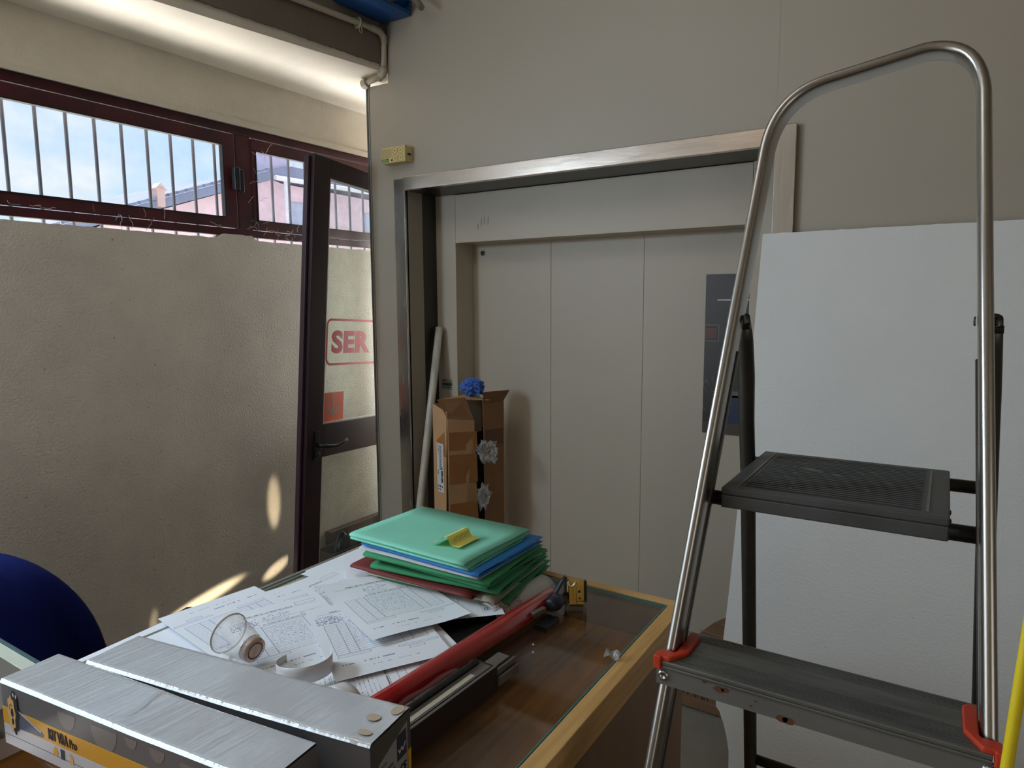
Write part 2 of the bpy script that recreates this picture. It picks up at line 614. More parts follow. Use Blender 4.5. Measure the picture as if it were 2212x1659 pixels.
m_cap = mat('orange_red_plastic_cap', (196, 62, 36), rough=0.42)
m_poly = None
m_card = mat('brown_cardboard', (190, 150, 108), rough=0.8, var=0.12, vscale=5, bump=0.05, bscale=60)
m_cardd = mat('corrugated_sheet_cardboard', (122, 92, 66), rough=0.85, var=0.12, vscale=4, bump=0.25, bscale=14, stretch=(1, 1, 12))
m_tape = mat('brown_parcel_tape', (168, 116, 72), rough=0.18, var=0.1, bump=0.2, bscale=25, spec=0.6)
m_white = mat('white_label_paper', (214, 214, 212), rough=0.6)
m_ink = mat('black_print', (26, 26, 28), rough=0.6)
m_wrap = mat('white_film_roll', (196, 190, 176), rough=0.25, var=0.2, vscale=6, stretch=(6, 6, 1), spec=0.6)
m_blue = mat('navy_chair_fabric', (24, 32, 92), rough=0.95, var=0.12, vscale=120, bump=0.3, bscale=400, spec=0.1)
m_bluepaint = mat('blue_painted_steel', (16, 74, 134), rough=0.45, var=0.1)
m_pipe = mat('cream_conduit', (176, 166, 146), rough=0.5, var=0.08)
m_rag = mat('blue_crumpled_paper', (72, 112, 190), rough=0.8, var=0.2, vscale=30)
m_alarm = mat('yellowed_plastic', (208, 190, 132), rough=0.45)
m_alarm_l = mat('yellowed_plastic_line', (120, 100, 50), rough=0.5)
m_green_ink = mat('green_print', (24, 110, 74), rough=0.5)
m_brass = mat('yellow_zinc_plate', (190, 152, 72), rough=0.38, metal=0.75, var=0.2, vscale=30)
m_brass_l = mat('pale_brass', (226, 206, 150), rough=0.35, metal=0.6)
m_darkblue = mat('blue_black_plastic', (38, 44, 58), rough=0.35, spec=0.6)
m_darkbox = mat('dark_brown_metal_case', (44, 36, 34), rough=0.45, metal=0.3)
m_greyprof = mat('grey_anodised_profile', (116, 110, 104), rough=0.45, metal=0.4)
m_beige = mat('beige_label_strip', (186, 178, 158), rough=0.6, var=0.1, vscale=40)
m_yel = mat('yellow_hose', (224, 200, 30), rough=0.4)
m_mat = mat('black_green_sheet', (26, 30, 24), rough=0.45, var=0.4, vscale=60)
m_clear = glass_mat('clear_plastic_film', (0.92, 0.93, 0.93), 0.16, (230, 230, 228), dscale=60)
m_cup = glass_mat('cup_plastic', (0.95, 0.95, 0.95), 0.30, (240, 238, 232), dscale=20)
m_strap = mat('white_translucent_tape', (214, 212, 210), rough=0.35)
m_coffee = mat('coffee', (92, 44, 8), rough=0.1, spec=0.7)
m_cof_l = mat('thin_coffee', (206, 126, 24), rough=0.12, spec=0.7)


def poly_mat():
    m = mat('polystyrene_foam', (222, 222, 219), rough=0.85, var=0.03, vscale=3)
    n, l = m.node_tree.nodes, m.node_tree.links
    p = n['Principled BSDF']
    tc = [x for x in n if x.type == 'TEX_COORD'][0]
    v = n.new('ShaderNodeTexNoise'); v.inputs['Scale'].default_value = 130; v.inputs['Detail'].default_value = 2
    l.new(tc.outputs['Object'], v.inputs['Vector'])
    d = n.new('ShaderNodeTexVoronoi'); d.inputs['Scale'].default_value = 16; d.inputs['Randomness'].default_value = 1
    l.new(tc.outputs['Object'], d.inputs['Vector'])
    r = n.new('ShaderNodeValToRGB'); r.color_ramp.elements[0].position = 0.0; r.color_ramp.elements[1].position = 0.07
    r.color_ramp.elements[0].color = (0, 0, 0, 1); r.color_ramp.elements[1].color = (1, 1, 1, 1)
    l.new(d.outputs['Distance'], r.inputs['Fac'])
    mm = n.new('ShaderNodeMath'); mm.operation = 'ADD'
    l.new(v.outputs['Fac'], mm.inputs[0]); l.new(r.outputs['Color'], mm.inputs[1])
    b = n.new('ShaderNodeBump'); b.inputs['Strength'].default_value = 0.45; b.inputs['Distance'].default_value = 0.004
    l.new(mm.outputs[0], b.inputs['Height']); l.new(b.outputs['Normal'], p.inputs['Normal'])
    return m


m_poly = poly_mat()


def foil_mat():
    m = mat('silver_foil_card', (226, 230, 234), rough=0.2, metal=0.5, var=0.08, vscale=5)
    n, l = m.node_tree.nodes, m.node_tree.links
    p = n['Principled BSDF']
    mp = [x for x in n if x.type == 'MAPPING'][0]
    m2 = n.new('ShaderNodeMapping'); m2.inputs['Scale'].default_value = (24, 2.2, 4)
    m2.inputs['Rotation'].default_value = (0, 0, R(-8))
    tc = [x for x in n if x.type == 'TEX_COORD'][0]
    l.new(tc.outputs['Object'], m2.inputs['Vector'])
    t = n.new('ShaderNodeTexNoise'); t.inputs['Scale'].default_value = 3.6; t.inputs['Detail'].default_value = 6
    l.new(m2.outputs['Vector'], t.inputs['Vector'])
    # crimped right half: fine saw-tooth crinkles across the length
    w = n.new('ShaderNodeTexWave'); w.wave_type = 'BANDS'; w.bands_direction = 'X'; w.wave_profile = 'SAW'
    w.inputs['Scale'].default_value = 30; w.inputs['Distortion'].default_value = 2.5; w.inputs['Detail'].default_value = 3
    w.inputs['Detail Scale'].default_value = 1.2
    m3 = n.new('ShaderNodeMapping'); m3.inputs['Scale'].default_value = (1, .5, 1)
    l.new(tc.outputs['Object'], m3.inputs['Vector']); l.new(m3.outputs['Vector'], w.inputs['Vector'])
    sx = n.new('ShaderNodeSeparateXYZ'); l.new(tc.outputs['Object'], sx.inputs['Vector'])
    mr = n.new('ShaderNodeMapRange'); mr.interpolation_type = 'SMOOTHSTEP'
    mr.inputs['From Min'].default_value = -.03; mr.inputs['From Max'].default_value = .03
    l.new(sx.outputs['X'], mr.inputs['Value'])
    mu = n.new('ShaderNodeMath'); mu.operation = 'MULTIPLY'
    l.new(w.outputs['Fac'], mu.inputs[0]); l.new(mr.outputs['Result'], mu.inputs[1])
    b0 = n.new('ShaderNodeBump'); b0.inputs['Strength'].default_value = 1.0; b0.inputs['Distance'].default_value = 0.0008
    l.new(mu.outputs[0], b0.inputs['Height'])
    b = n.new('ShaderNodeBump'); b.inputs['Strength'].default_value = 0.5; b.inputs['Distance'].default_value = 0.002
    l.new(b0.outputs['Normal'], b.inputs['Normal'])
    l.new(t.outputs['Fac'], b.inputs['Height']); l.new(b.outputs['Normal'], p.inputs['Normal'])
    return m


m_foil = foil_mat()
m_boxside = mat('grey_printed_carton', (104, 104, 108), rough=0.45, var=0.08, vscale=6)
m_boxend = mat('dark_grey_carton_end', (78, 76, 74), rough=0.5, var=0.08, vscale=6)
m_boxyel = mat('yellow_print_band', (224, 168, 44), rough=0.45)
m_boxwht = mat('white_print_band', (206, 208, 216), rough=0.45)
m_boxtan = mat('tan_print', (222, 184, 120), rough=0.5)
m_boxnavy = mat('navy_print', (44, 50, 66), rough=0.5)
m_boxblue = mat('steel_blue_print', (84, 98, 122), rough=0.45, var=0.3, vscale=25)
m_boxbrown = mat('brown_print', (176, 96, 44), rough=0.5)
m_boxicon = mat('grey_circle_print', (128, 124, 124), rough=0.45)

# ================================================================== SETTING
# floor
struct(boxo('floor', (-2.9, -4.2, -0.1), (3.1, 4.1, 0.0), m_floor))

# wall on the left with its long strip window
WX = -2.6
wl_ = struct(thing('wall_left', None, None, (WX, 1.0, 0)))
bm = BM()
# lower wall, rough top edge (entrance opening between y -2.2 and -0.3)
ys = [-0.3 + i * (4.3 / 160) for i in range(161)]
top = []
for i, y in enumerate(ys):
    top.append((y, 1.846 + 0.0035 * mnoise.noise(Vector((y * 22, 3, 0))) + 0.002 * mnoise.noise(Vector((y * 70, 1, 0)))
                + (0.02 if 1.80 < y < 1.96 else 0)))
poly = [(-0.3, 0), (4.0, 0)] + [(y, z) for y, z in reversed(top)]
prism(bm, poly, lambda p: Vector((WX, p[0], p[1])), lambda p: Vector((WX - 0.07, p[0], p[1])))
b2(bm, (WX - 0.07, -4.1, 0), (WX, -2.2, 2.55))
obj('lower_wall', bm, m_wall, wl_)
bm = BM(); b2(bm, (WX - 0.16, -4.1, 2.328), (WX, 4.0, 2.55))
obj('upper_wall', bm, m_lintel, wl_)
bm = BM()
poly = [(-0.3, 2.324), (4.0, 2.324)] + [(y, 2.347 + 0.006 * mnoise.noise(Vector((y * 15, 8, 0)))) for y in reversed(ys)]
prism(bm, poly, lambda p: Vector((WX, p[0], p[1])), lambda p: Vector((WX + 0.006, p[0], p[1])))
obj('trim_1', bm, mat('cream_plaster_bead', (206, 198, 182), rough=0.8, bump=0.3, bscale=90), None, kind='structure')

# wall at the back: coated panels around the lift opening
WY = 2.4
bm = BM()
TOPZ = 3.5


def xz(y):
    return lambda p: Vector((p[0], y, p[1]))


prism(bm, [(-2.311, 0), (-2.083, 0), (-2.083, 2.069), (-2.083, 2.55), (-2.311, 2.552)], xz(WY), xz(WY + 0.1))
prism(bm, [(-2.0835, 2.069), (-0.506, 2.069), (-0.506, TOPZ), (-1.0, TOPZ), (-2.019, 2.865), (-2.139, 2.829), (-2.178, 2.79), (-2.181, 2.55), (-2.0835, 2.55)], xz(WY), xz(WY + 0.1))
prism(bm, [(-0.5065, 0), (3.1, 0), (3.1, TOPZ), (-0.5065, TOPZ)], xz(WY), xz(WY + 0.1))
struct(obj('wall_back', bm, m_panel, None))
bm = BM(); b2(bm, (-2.316, WY - 0.004, 0.0), (-2.308, WY + 0.104, 2.545)); b2(bm, (-2.3, WY - 0.002, 0.0), (-2.298, WY + .001, 2.545))
obj('trim_3', bm, mat('dusty_panel_edge', (98, 104, 104), rough=0.6, var=0.3, vscale=40), None, kind='structure')
struct(boxo('wall_far', (-2.9, 4.0, 0), (3.1, 4.1, 3.6), m_wall))
struct(boxo('wall_light_stop', (-2.205, 2.505, 0), (-2.12, 4.0, 3.49), m_hall))  # unseen wall added to keep the passage lamp out of the lift recess
struct(boxo('wall_right', (3.0, -4.2, 0), (3.1, 4.1, 3.6), m_hall))
struct(boxo('wall_front', (-2.9, -4.2, 0), (3.1, -4.1, 3.6), m_hall))

# soffit and beam above the window
bm = BM()
prism(bm, [(WX - 0.3, 2.537), (WX, 2.537), (-2.205, 2.632), (-2.205, 2.75), (WX - 0.3, 2.75)],
      lambda p: Vector((p[0] if p[0] < -2.3 else -2.585, -1.2, p[1])), lambda p: Vector((p[0] if p[0] < -2.3 else -2.034, 4.0, p[1])))
obj('ceiling', bm, m_ceil, None, kind='structure')
# main hall ceiling
struct(boxo('ceiling', (-3.0, -4.2, 3.5), (3.1, 4.1, 3.6), mat('hall_ceiling', (150, 140, 124), rough=0.9)))
bm = BM()
low = []
for i in range(421):
    y = -4.0 + i * 6.37 / 420
    rag = 0.003 * mnoise.noise(Vector((y * 5, 5, 0))) + 0.003 * mnoise.noise(Vector((y * 30, 2, 0)))
    if y > 1.9:
        rag += 0.004 * mnoise.noise(Vector((y * 60, 7, 0)))
    low.append((y, 2.628 + rag))


def bxf(y):
    return -2.281 + 0.105 * (y - 1.56)


prism(bm, low + [(2.37, 3.5), (-4.0, 3.5)], lambda p: Vector((bxf(p[0]), p[0], p[1])), lambda p: Vector((bxf(p[0]) - 0.2, p[0], p[1])))
b2(bm, (-2.6, 2.42, 2.64), (-1.85, 2.5, 3.49))
obj('trim_2', bm, m_conc, None, kind='structure')

# ------------------------------------------------------------------ strip window
win = struct(thing('window_1', None, None, (WX - 0.04, 1.4, 1.86)))
FX0, FX1 = WX - 0.050, WX - 0.019


def wrail(name, y0, y1, z0, z1, dx=0.0, m=m_burg):
    return boxo(name, (FX0, y0, z0), (FX1 + dx, y1, z1), m, win, bevel=0.003)


wrail('frame_rail', -0.3, 4.0, 1.862, 1.893)
wrail('frame_rail', -0.3, 4.0, 2.292, 2.326, 0.002)
for (y0, y1, p0, p1) in ((-0.25, 0.36, -0.19, 0.30), (0.46, 1.905, 0.55, 1.846), (1.99, 3.10, 2.008, 3.04)):
    bmy = BM()
    fx1 = FX1 + 0.004
    b2(bmy, (FX0 + .01, y0, 1.896), (fx1, y1, 1.938)); b2(bmy, (FX0 + .01, y0, 2.236), (fx1, y1, 2.288))
    b2(bmy, (FX0 + .01, y0, 1.938), (fx1, p0, 2.236)); b2(bmy, (FX0 + .01, p1, 1.938), (fx1, y1, 2.236))
    obj('sash_frame', bmy, m_burg, win, bevel=0.003)
    dusty = y0 > 1.9
    boxo('pane', (WX - 0.030, p0 - .005, 1.93), (WX - 0.026, p1 + .005, 2.24), g_win2 if dusty else g_win, win)
    bmy = BM()
    for (a, b, c, d) in ((p0, p1, 1.934, 1.9395), (p0, p1, 2.2345, 2.24), (p0 - .002, p0 + .003, 1.938, 2.236), (p1 - .003, p1 + .002, 1.938, 2.236)):
        b2(bmy, (WX - 0.036, a, c), (WX - 0.013, b, d))
    obj('glazing_bead', bmy, m_blackpl, win)
for y0, y1 in ((0.365, 0.455), (1.910, 1.985)):
    wrail('mullion', y0, y1, 1.893, 2.292)
bm = BM(); b2(bm, (WX - 0.002, 1.872, 2.052), (WX + 0.024, 1.898, 2.148)); b2(bm, (WX - 0.006, 1.898, 2.046), (WX + 0.014, 1.925, 2.142))
obj('latch', bm, m_gun, win, bevel=0.004)
# cobwebs and fluff caught on the frame
bm = BM()
rw = random.Random(3)
for k in range(46):
    y = rw.uniform(1.93, 2.30) if k % 4 else rw.uniform(0.95, 1.9)
    z = rw.uniform(1.87, 1.93) if k % 2 else rw.uniform(1.9, 2.28)
    if z > 1.945 and y < 1.93:
        z = 1.9
    x = WX + 0.0 + rw.uniform(-.004, .006)
    p = Vector((x, y, z)); a = rw.uniform(0, 6.28); pts = [p]
    for s in range(rw.randint(3, 7)):
        a += rw.uniform(-.8, .8)
        p = p + Vector((rw.uniform(-.001, .001), math.cos(a) * .009, math.sin(a) * .009)); pts.append(p)
    tube(bm, pts, rw.uniform(.0004, .0010), n=5)
o = obj('cobweb', bm, mat('pale_cobweb', (214, 196, 180), rough=0.9), win, kind='stuff')

# iron bars outside the window
gr = thing('window_grille', 'dark round iron bars standing upright outside the strip window', 'window grille', (-2.75, 1.5, 1.6))
bm = BM(); cyl(bm, (-2.75, 1.1, 1.55), (-2.75, 1.1, 2.6), 0.0062, n=10)
bar0 = obj('bar', bm, mat('dark_iron', (70, 72, 84), rough=0.5, metal=0.3), gr, smooth=True)
bm = BM(); b2(bm, (-2.765, -0.3, 2.58), (-2.735, 3.6, 2.61)); b2(bm, (-2.765, -0.3, 1.53), (-2.735, 3.6, 1.56))
obj('grille_rail', bm, MATS['dark_iron'], gr)
for i in range(-13, 25):
    if i == 0:
        continue
    c = bar0.copy(); COL.objects.link(c); c.location = bar0.location + Vector((0, 0.0998 * i, 0))

# ------------------------------------------------------------------ outside: ground and the house across the yard
struct(boxo('ground', (-40, -20, -0.12), (-2.9, 40, -0.02), mat('pale_paving', (205, 200, 190), rough=0.9, var=0.08)))
ho = thing('house', 'pinkish house with a grey pitched roof and chimney seen through the strip window', 'house', (-14.5, 11, 0))
m_hw = mat('pink_render', (226, 196, 206), rough=0.9, var=0.06)
m_roof = mat('grey_tile_roof', (122, 130, 158), rough=0.9, var=0.15, vscale=3)
bm = BM()
prism(bm, [(5.6, 0), (16, 0), (16, 4.05), (10.0, 4.12), (9.75, 4.17), (5.6, 2.68)], lambda p: Vector((-12.2, p[0], p[1])), lambda p: Vector((-18, p[0], p[1])))
obj('wall', bm, m_hw, ho)
bm = BM()
prism(bm, [(5.3, 2.62), (9.7, 4.17), (16.3, 4.33), (16.3, 4.47), (10.1, 4.47), (9.65, 4.34), (5.3, 2.76)], lambda p: Vector((-12.0, p[0], p[1])), lambda p: Vector((-18.2, p[0], p[1])))
obj('roof', bm, m_roof, ho)
bm = BM()
for y in range(24):
    yy = 5.4 + y * 0.18
    zz = 2.80 + (yy - 5.3) * (1.58 / 4.35)
    bx(bm, (-12.02, yy, zz), (0.1, 0.13, 0.05), Matrix.Rotation(R(20), 3, 'X'))
obj('roof_tile', bm, m_roof, ho, kind='stuff')
bm = BM(); b2(bm, (-13.2, 9.66, 4.3), (-12.1, 10.14, 4.72))
obj('dormer', bm, mat('mauve_render', (196, 186, 214), rough=0.9), ho)
bm = BM(); b2(bm, (-12.15, 7.08, 3.3), (-11.95, 7.22, 3.60)); b2(bm, (-12.17, 7.05, 3.59), (-11.93, 7.25, 3.62)); prism(bm, [(7.06, 3.62), (7.24, 3.62), (7.15, 3.72)], lambda p: Vector((-12.15, p[0], p[1])), lambda p: Vector((-11.95, p[0], p[1])))
obj('chimney', bm, mat('brick_chimney', (196, 168, 166), rough=0.9), ho)
bm = BM(); tube(bm, [(-11.9, 9.6, 4.16), (-11.9, 16, 4.27)], 0.05, n=8); tube(bm, [(-11.95, 9.9, 0.0), (-11.95, 9.9, 4.16)], 0.04, n=8)
obj('gutter', bm, mat('white_gutter', (224, 224, 236), rough=0.6), ho)
for yy in (9.9, 12.2):
    boxo('window', (-12.24, yy + .25, 3.0), (-12.16, yy + .95, 3.75), mat('far_window', (168, 176, 200), rough=0.3), ho)

# ------------------------------------------------------------------ lift: trim, reveal and sliding door
lift = struct(thing('door_1', None, None, (-1.29, 2.6, 0)))
XI0, XI1, ZI = -2.083, -0.506, 2.069
bm = BM(); b2(bm, (XI0 - 0.004, 2.378, ZI), (XI1 + .002, 2.401, 2.128))
obj('lintel_trim', bm, m_steel, lift, bevel=0.002)
bm = BM(); b2(bm, (-2.150, 2.384, 0), (XI0 - .004, 2.401, 2.124))
obj('jamb_trim', bm, m_steel_v, lift, bevel=0.002)
bm = BM(); b2(bm, (XI1 + .002, 2.376, 0), (-0.439, 2.401, 2.130))
obj('jamb_trim', bm, m_steel_v, lift, bevel=0.002)
YR, YD = 2.6, 2.74
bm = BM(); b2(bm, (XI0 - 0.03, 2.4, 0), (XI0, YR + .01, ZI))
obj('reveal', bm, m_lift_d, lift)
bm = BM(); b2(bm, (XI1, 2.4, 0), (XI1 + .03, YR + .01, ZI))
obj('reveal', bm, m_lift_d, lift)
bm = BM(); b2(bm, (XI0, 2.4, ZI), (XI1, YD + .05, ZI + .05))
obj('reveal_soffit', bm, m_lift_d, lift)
bm = BM(); b2(bm, (XI0 - .02, YR, 0), (-1.968, YD + .02, ZI))
obj('side_post', bm, m_lift, lift)
bm = BM(); b2(bm, (-0.620, YR, 0), (XI1 + .02, YD + .02, ZI))
obj('side_post', bm, m_lift, lift)
bm = BM(); b2(bm, (-1.9665, YR - .001, 1.847), (-0.6215, YD + .02, ZI - .002))
obj('header_panel', bm, m_lift, lift, bevel=0.001)
for k, (a, b) in enumerate(((-1.9675, -1.535), (-1.5335, -1.088), (-1.0865, -0.6205))):
    bm = BM(); b2(bm, (a, YD + (0.0, 0.0006, 0.0)[k], 0.01), (b, YD + 0.03, 1.95))
    obj('door_panel', bm, m_lift, lift, bevel=0.0008)
    if k == 0:
        pnl = 0
bm = BM(); lathe(bm, (-1.910, YD, 1.806), (0, -1, 0), [(0, .012), (.003, .012), (.004, .009), (.002, .0088), (.002, .004), (.005, .004), (.005, .0)], 20)
obj('lock_rosette', bm, mat('dark_rosette', (66, 62, 58), rough=0.35, metal=0.7), lift, smooth=False)
bm = BM(); lathe(bm, (-1.559, YD, 1.81), (0, -1, 0), [(0, .012), (.0008, .012), (.0008, .0115), (.0003, .011), (.0003, 0)], 24)
obj('hole_plug', bm, m_lift, lift)
# rating plate on the side post
bm = BM(); b2(bm, (-2.063, YR - .0015, 1.150), (-2.000, YR, 1.203))
pl = obj('rating_plate', bm, mat('plate_silver', (150, 148, 138), rough=0.4), lift)
bm = BM(); b2(bm, (-2.0605, YR - .002, 1.170), (-2.0005, YR - .0015, 1.184))
obj('green_band', bm, mat('plate_green', (36, 72, 50), rough=0.5), pl)
bm = BM()
for (a, b, z) in ((-2.058, -2.036, 1.193), (-2.014, -2.004, 1.188), (-2.058, -2.042, 1.160), (-2.036, -2.006, 1.160)):
    b2(bm, (a, YR - .002, z), (b, YR - .0015, z + .004))
obj('plate_print', bm, m_ink, pl)
# palm streaks wiped on the header panel
bm = BM()
for (x, z, h) in ((-1.838, 1.915, .036), (-1.820, 1.932, .05), (-1.802, 1.94, .055), (-1.782, 1.938, .046)):
    grid(bm, lambda u, v, x=x, z=z, h=h: Vector((x + (u - .5) * .008 * math.sin(math.pi * min(max(v, .06), .94)) + .003 * v, YR - .0016, z - h / 2 + v * h)), 2, 8)
obj('hand_smear', bm, mat('pale_smear', (150, 141, 126), rough=0.5), lift)

# ------------------------------------------------------------------ glazed door leaf parked against the end of the wall
D1 = Vector((-0.133, 0.990, -0.052)).normalized()
D2 = Vector((-0.035, -0.057, -0.998)); D2 = (D2 - D1 * D2.dot(D1)).normalized()
DN = D1.cross(D2).normalized()
if DN.x < 0:
    DN = -DN
DP = Vector((-2.3, 2.065, 2.203))


def dl(u, v, w=0.0):
    return DP + D1 * u + D2 * v + DN * w


leaf = thing('door_leaf', 'dark aubergine glazed door leaf with red lettering, leaning behind the wall end', 'door', dl(0.3, 2.2))


def dbox(bm, u0, u1, v0, v1, w0, w1):
    vs = []
    for u in (u0, u1):
        for v in (v0, v1):
            for w in (w0, w1):
                vs.append(bm.verts.new(dl(u, v, w)))
    for f in ((0, 1, 3, 2), (4, 6, 7, 5), (0, 4, 5, 1), (2, 3, 7, 6), (0, 2, 6, 4), (1, 5, 7, 3)):
        bm.faces.new([vs[i] for i in f])


LH = 2.203
LW = 0.84
for (u0, u1) in ((0, .105), (LW - .105, LW)):
    bm = BM(); dbox(bm, u0, u1, 0, LH, -.04, 0)
    obj('stile', bm, m_leaf, leaf, bevel=0.003)
bm = BM(); dbox(bm, -.016, 0.0, 0.012, LH, -.044, -.02)
obj('edge_strip', bm, mat('leaf_edge_profile', (66, 48, 58), rough=0.35), leaf, bevel=0.003)
for (v0, v1) in ((0, .085), (1.172, 1.325), (LH - .18, LH)):
    bm = BM(); dbox(bm, .105, LW - .105, v0, v1, -.0398, -.0002)
    obj('rail', bm, m_leaf, leaf, bevel=0.003)
for (v0, v1) in ((.085, 1.172), (1.325, LH - .18)):
    bm = BM(); dbox(bm, .10, LW - .10, v0 - .004, v1 + .004, -.022, -.017)
    obj('pane', bm, g_leaf, leaf)
    bm = BM()
    dbox(bm, .105, .1085, v0, v1, -.017, -.001); dbox(bm, .105, LW - .105, v1 - .004, v1, -.017, -.001)
    obj('gasket', bm, mat('pale_gasket', (196, 190, 178), rough=0.5), leaf)
# sign: rounded frame and letters on the upper pane
bm = BM()
pts = []
r_ = .03
for k in range(9):
    a = math.pi / 2 * k / 8
    pts.append((.132 + r_ - r_ * math.cos(a), .700 + r_ - r_ * math.sin(a)))
top_line = pts
path = [(.60, .905)] + [(.132 + r_ - r_ * math.sin(math.pi / 2 * k / 8), .905 - r_ + r_ * math.cos(math.pi / 2 * k / 8)) for k in range(9)] + pts + [(.60, .700)]
prev = None
for i in range(len(path) - 1):
    a, b = Vector(path[i]), Vector(path[i + 1])
    t = (b - a).normalized(); nrm = Vector((-t.y, t.x)) * 0.0052
    q = [a + nrm, b + nrm, b - nrm, a - nrm]
    prism(bm, [tuple(x) for x in q], lambda p: dl(p[0], p[1], -.0168), lambda p: dl(p[0], p[1], -.0162))
obj('sign_border', bm, m_signred, leaf)
text('sign_lettering', 'SER', 0.135, lambda x, y, z: dl(.165 + x, .848 - y, -.0166 + z), m_signred, leaf, bold=0.006, spacing=1.04, sx=1.24)
bm = BM(); dbox(bm, .111, .262, 1.035, 1.168, -.0168, -.0163)
stk = obj('arrow_sticker', bm, m_orange, leaf)
bm = BM()
for pl_ in ([(.181, 1.052), (.192, 1.052), (.192, 1.12), (.181, 1.12)], [(.143, 1.085), (.152, 1.098), (.187, 1.128), (.187, 1.15), (.143, 1.108)],
            [(.230, 1.085), (.221, 1.098), (.186, 1.128), (.186, 1.15), (.230, 1.108)]):
    prism(bm, pl_, lambda p: dl(p[0], p[1], -.0163), lambda p: dl(p[0], p[1], -.0159))
obj('arrow', bm, m_greyvin, stk)
# lever handle
bm = BM(); dbox(bm, .045, .075, 1.20, 1.33, 0, .006)
hd = obj('handle_plate', bm, m_blackpl, leaf, bevel=0.004)
bm = BM()
tube(bm, [dl(.06, 1.262, .004), dl(.06, 1.262, .04), dl(.075, 1.264, .048), dl(.11, 1.270, .05), dl(.15, 1.272, .05), dl(.19, 1.262, .05), dl(.215, 1.252, .05)], .007, .010, n=10)
obj('lever', bm, m_blackpl, hd, smooth=True)
bm = BM(); lathe(bm, dl(.06, 1.305, .006), DN, [(0, .012), (.01, .012), (.012, .008), (.012, 0)], 14)
obj('key_cylinder', bm, m_gun, hd)

# things seen low through the leaf's lower pane
pk = boxo('plank', (-2.595, 2.30, 0.0), (-2.555, 3.4, 0.425), mat('dark_brown_plank', (72, 48, 40), rough=0.5), bevel=0.004)
tag(pk, 'dark brown board standing on edge along the wall behind the door leaf', 'board')
cb = thing('waste_box', 'open cardboard box holding a black bag behind the lower pane of the door leaf', 'box', (-2.47, 2.30, 0))
bm = BM()
for (lo, hi) in (((-2.545, 2.19, 0), (-2.54, 2.42, .37)), ((-2.425, 2.19, 0), (-2.42, 2.42, .37)), ((-2.54, 2.19, 0), (-2.425, 2.195, .37)), ((-2.54, 2.415, 0), (-2.425, 2.42, .37)), ((-2.54, 2.19, 0), (-2.425, 2.42, .005))):
    b2(bm, lo, hi)
obj('carton_wall', bm, mat('dim_cardboard', (70, 56, 44), rough=0.85), cb)
bg = BM()
grid(bg, lambda u, v: Vector((-2.483 + .05 * math.sin(math.pi * v) * math.cos(2 * math.pi * u), 2.325 + .085 * math.sin(math.pi * v) * math.sin(2 * math.pi * u),
                              .30 + .13 * math.cos(math.pi * v) + .025 * mnoise.noise(Vector((u * 9, v * 9, 2))))), 26, 14)
obj('bag', bg, mat('black_bin_bag', (24, 28, 28), rough=0.4, bump=0.4, bscale=40), cb)

# ------------------------------------------------------------------ conduit, blue steel, flexible hose
pp = thing('conduit_pipe', 'cream conduit pipe running along the concrete beam and down the corner', 'pipe', (-2.2, 2.38, 2.6))


def px_(y):
    return bxf(y) + 0.0165


pr = 0.0125
bm = BM()
tube(bm, [(px_(-3.5), -3.5, 2.70), (px_(2.33), 2.33, 2.757), (px_(2.36), 2.364, 2.752), (-2.180, 2.378, 2.738), (-2.182, 2.381, 2.72), (-2.188, 2.381, 2.598)], pr, n=14)
obj('pipe', bm, m_pipe, pp, smooth=True)
bm = BM()
tube(bm, [(-2.19, 2.381, 2.615), (-2.19, 2.381, 2.592), (-2.196, 2.381, 2.583), (-2.21, 2.381, 2.578)], pr + .004, n=14)
obj('elbow', bm, m_pipe, pp, smooth=True)
bm = BM()
tube(bm, [(px_(2.3), 2.30, 2.757), (px_(2.35), 2.354, 2.755), (-2.180, 2.376, 2.738), (-2.1825, 2.381, 2.715)], pr + .003, n=14)
obj('elbow', bm, m_pipe, pp, smooth=True)
bm = BM(); tube(bm, [(-2.205, 2.381, 2.579), (-2.305, 2.381, 2.563)], pr, n=14)
obj('pipe', bm, m_pipe, pp, smooth=True)
bm = BM(); cyl(bm, (-2.29, 2.381, 2.565), (-2.316, 2.381, 2.561), pr + .008, n=16)
obj('coupling', bm, m_pipe, pp, smooth=False)
bm = BM(); cyl(bm, (-2.20, 2.381, 2.70), (-2.20, 2.381, 2.56), .010, n=10)
o = obj('pipe', bm, m_pipe, pp, smooth=True); o.location = (-.015, .0, 0)
yc = 2.235
bm = BM(); tube(bm, [(px_(yc) + .016 * math.cos(a), yc, 2.757 + .018 * math.sin(a)) for a in [2 * math.pi * i / 16 for i in range(17)]], .003, .006, n=8)
b2(bm, (px_(yc) - .03, yc - .006, 2.735), (px_(yc) - .012, yc + .006, 2.78))
tube(bm, [(px_(yc) + .012, yc + .004, 2.742), (px_(yc) + .014, yc + .01, 2.725), (px_(yc) + .008, yc + .012, 2.716), (px_(yc), yc + .008, 2.725), (px_(yc) + .004, yc + .002, 2.742)], .002, n=6)
obj('clip', bm, m_pipe, pp)

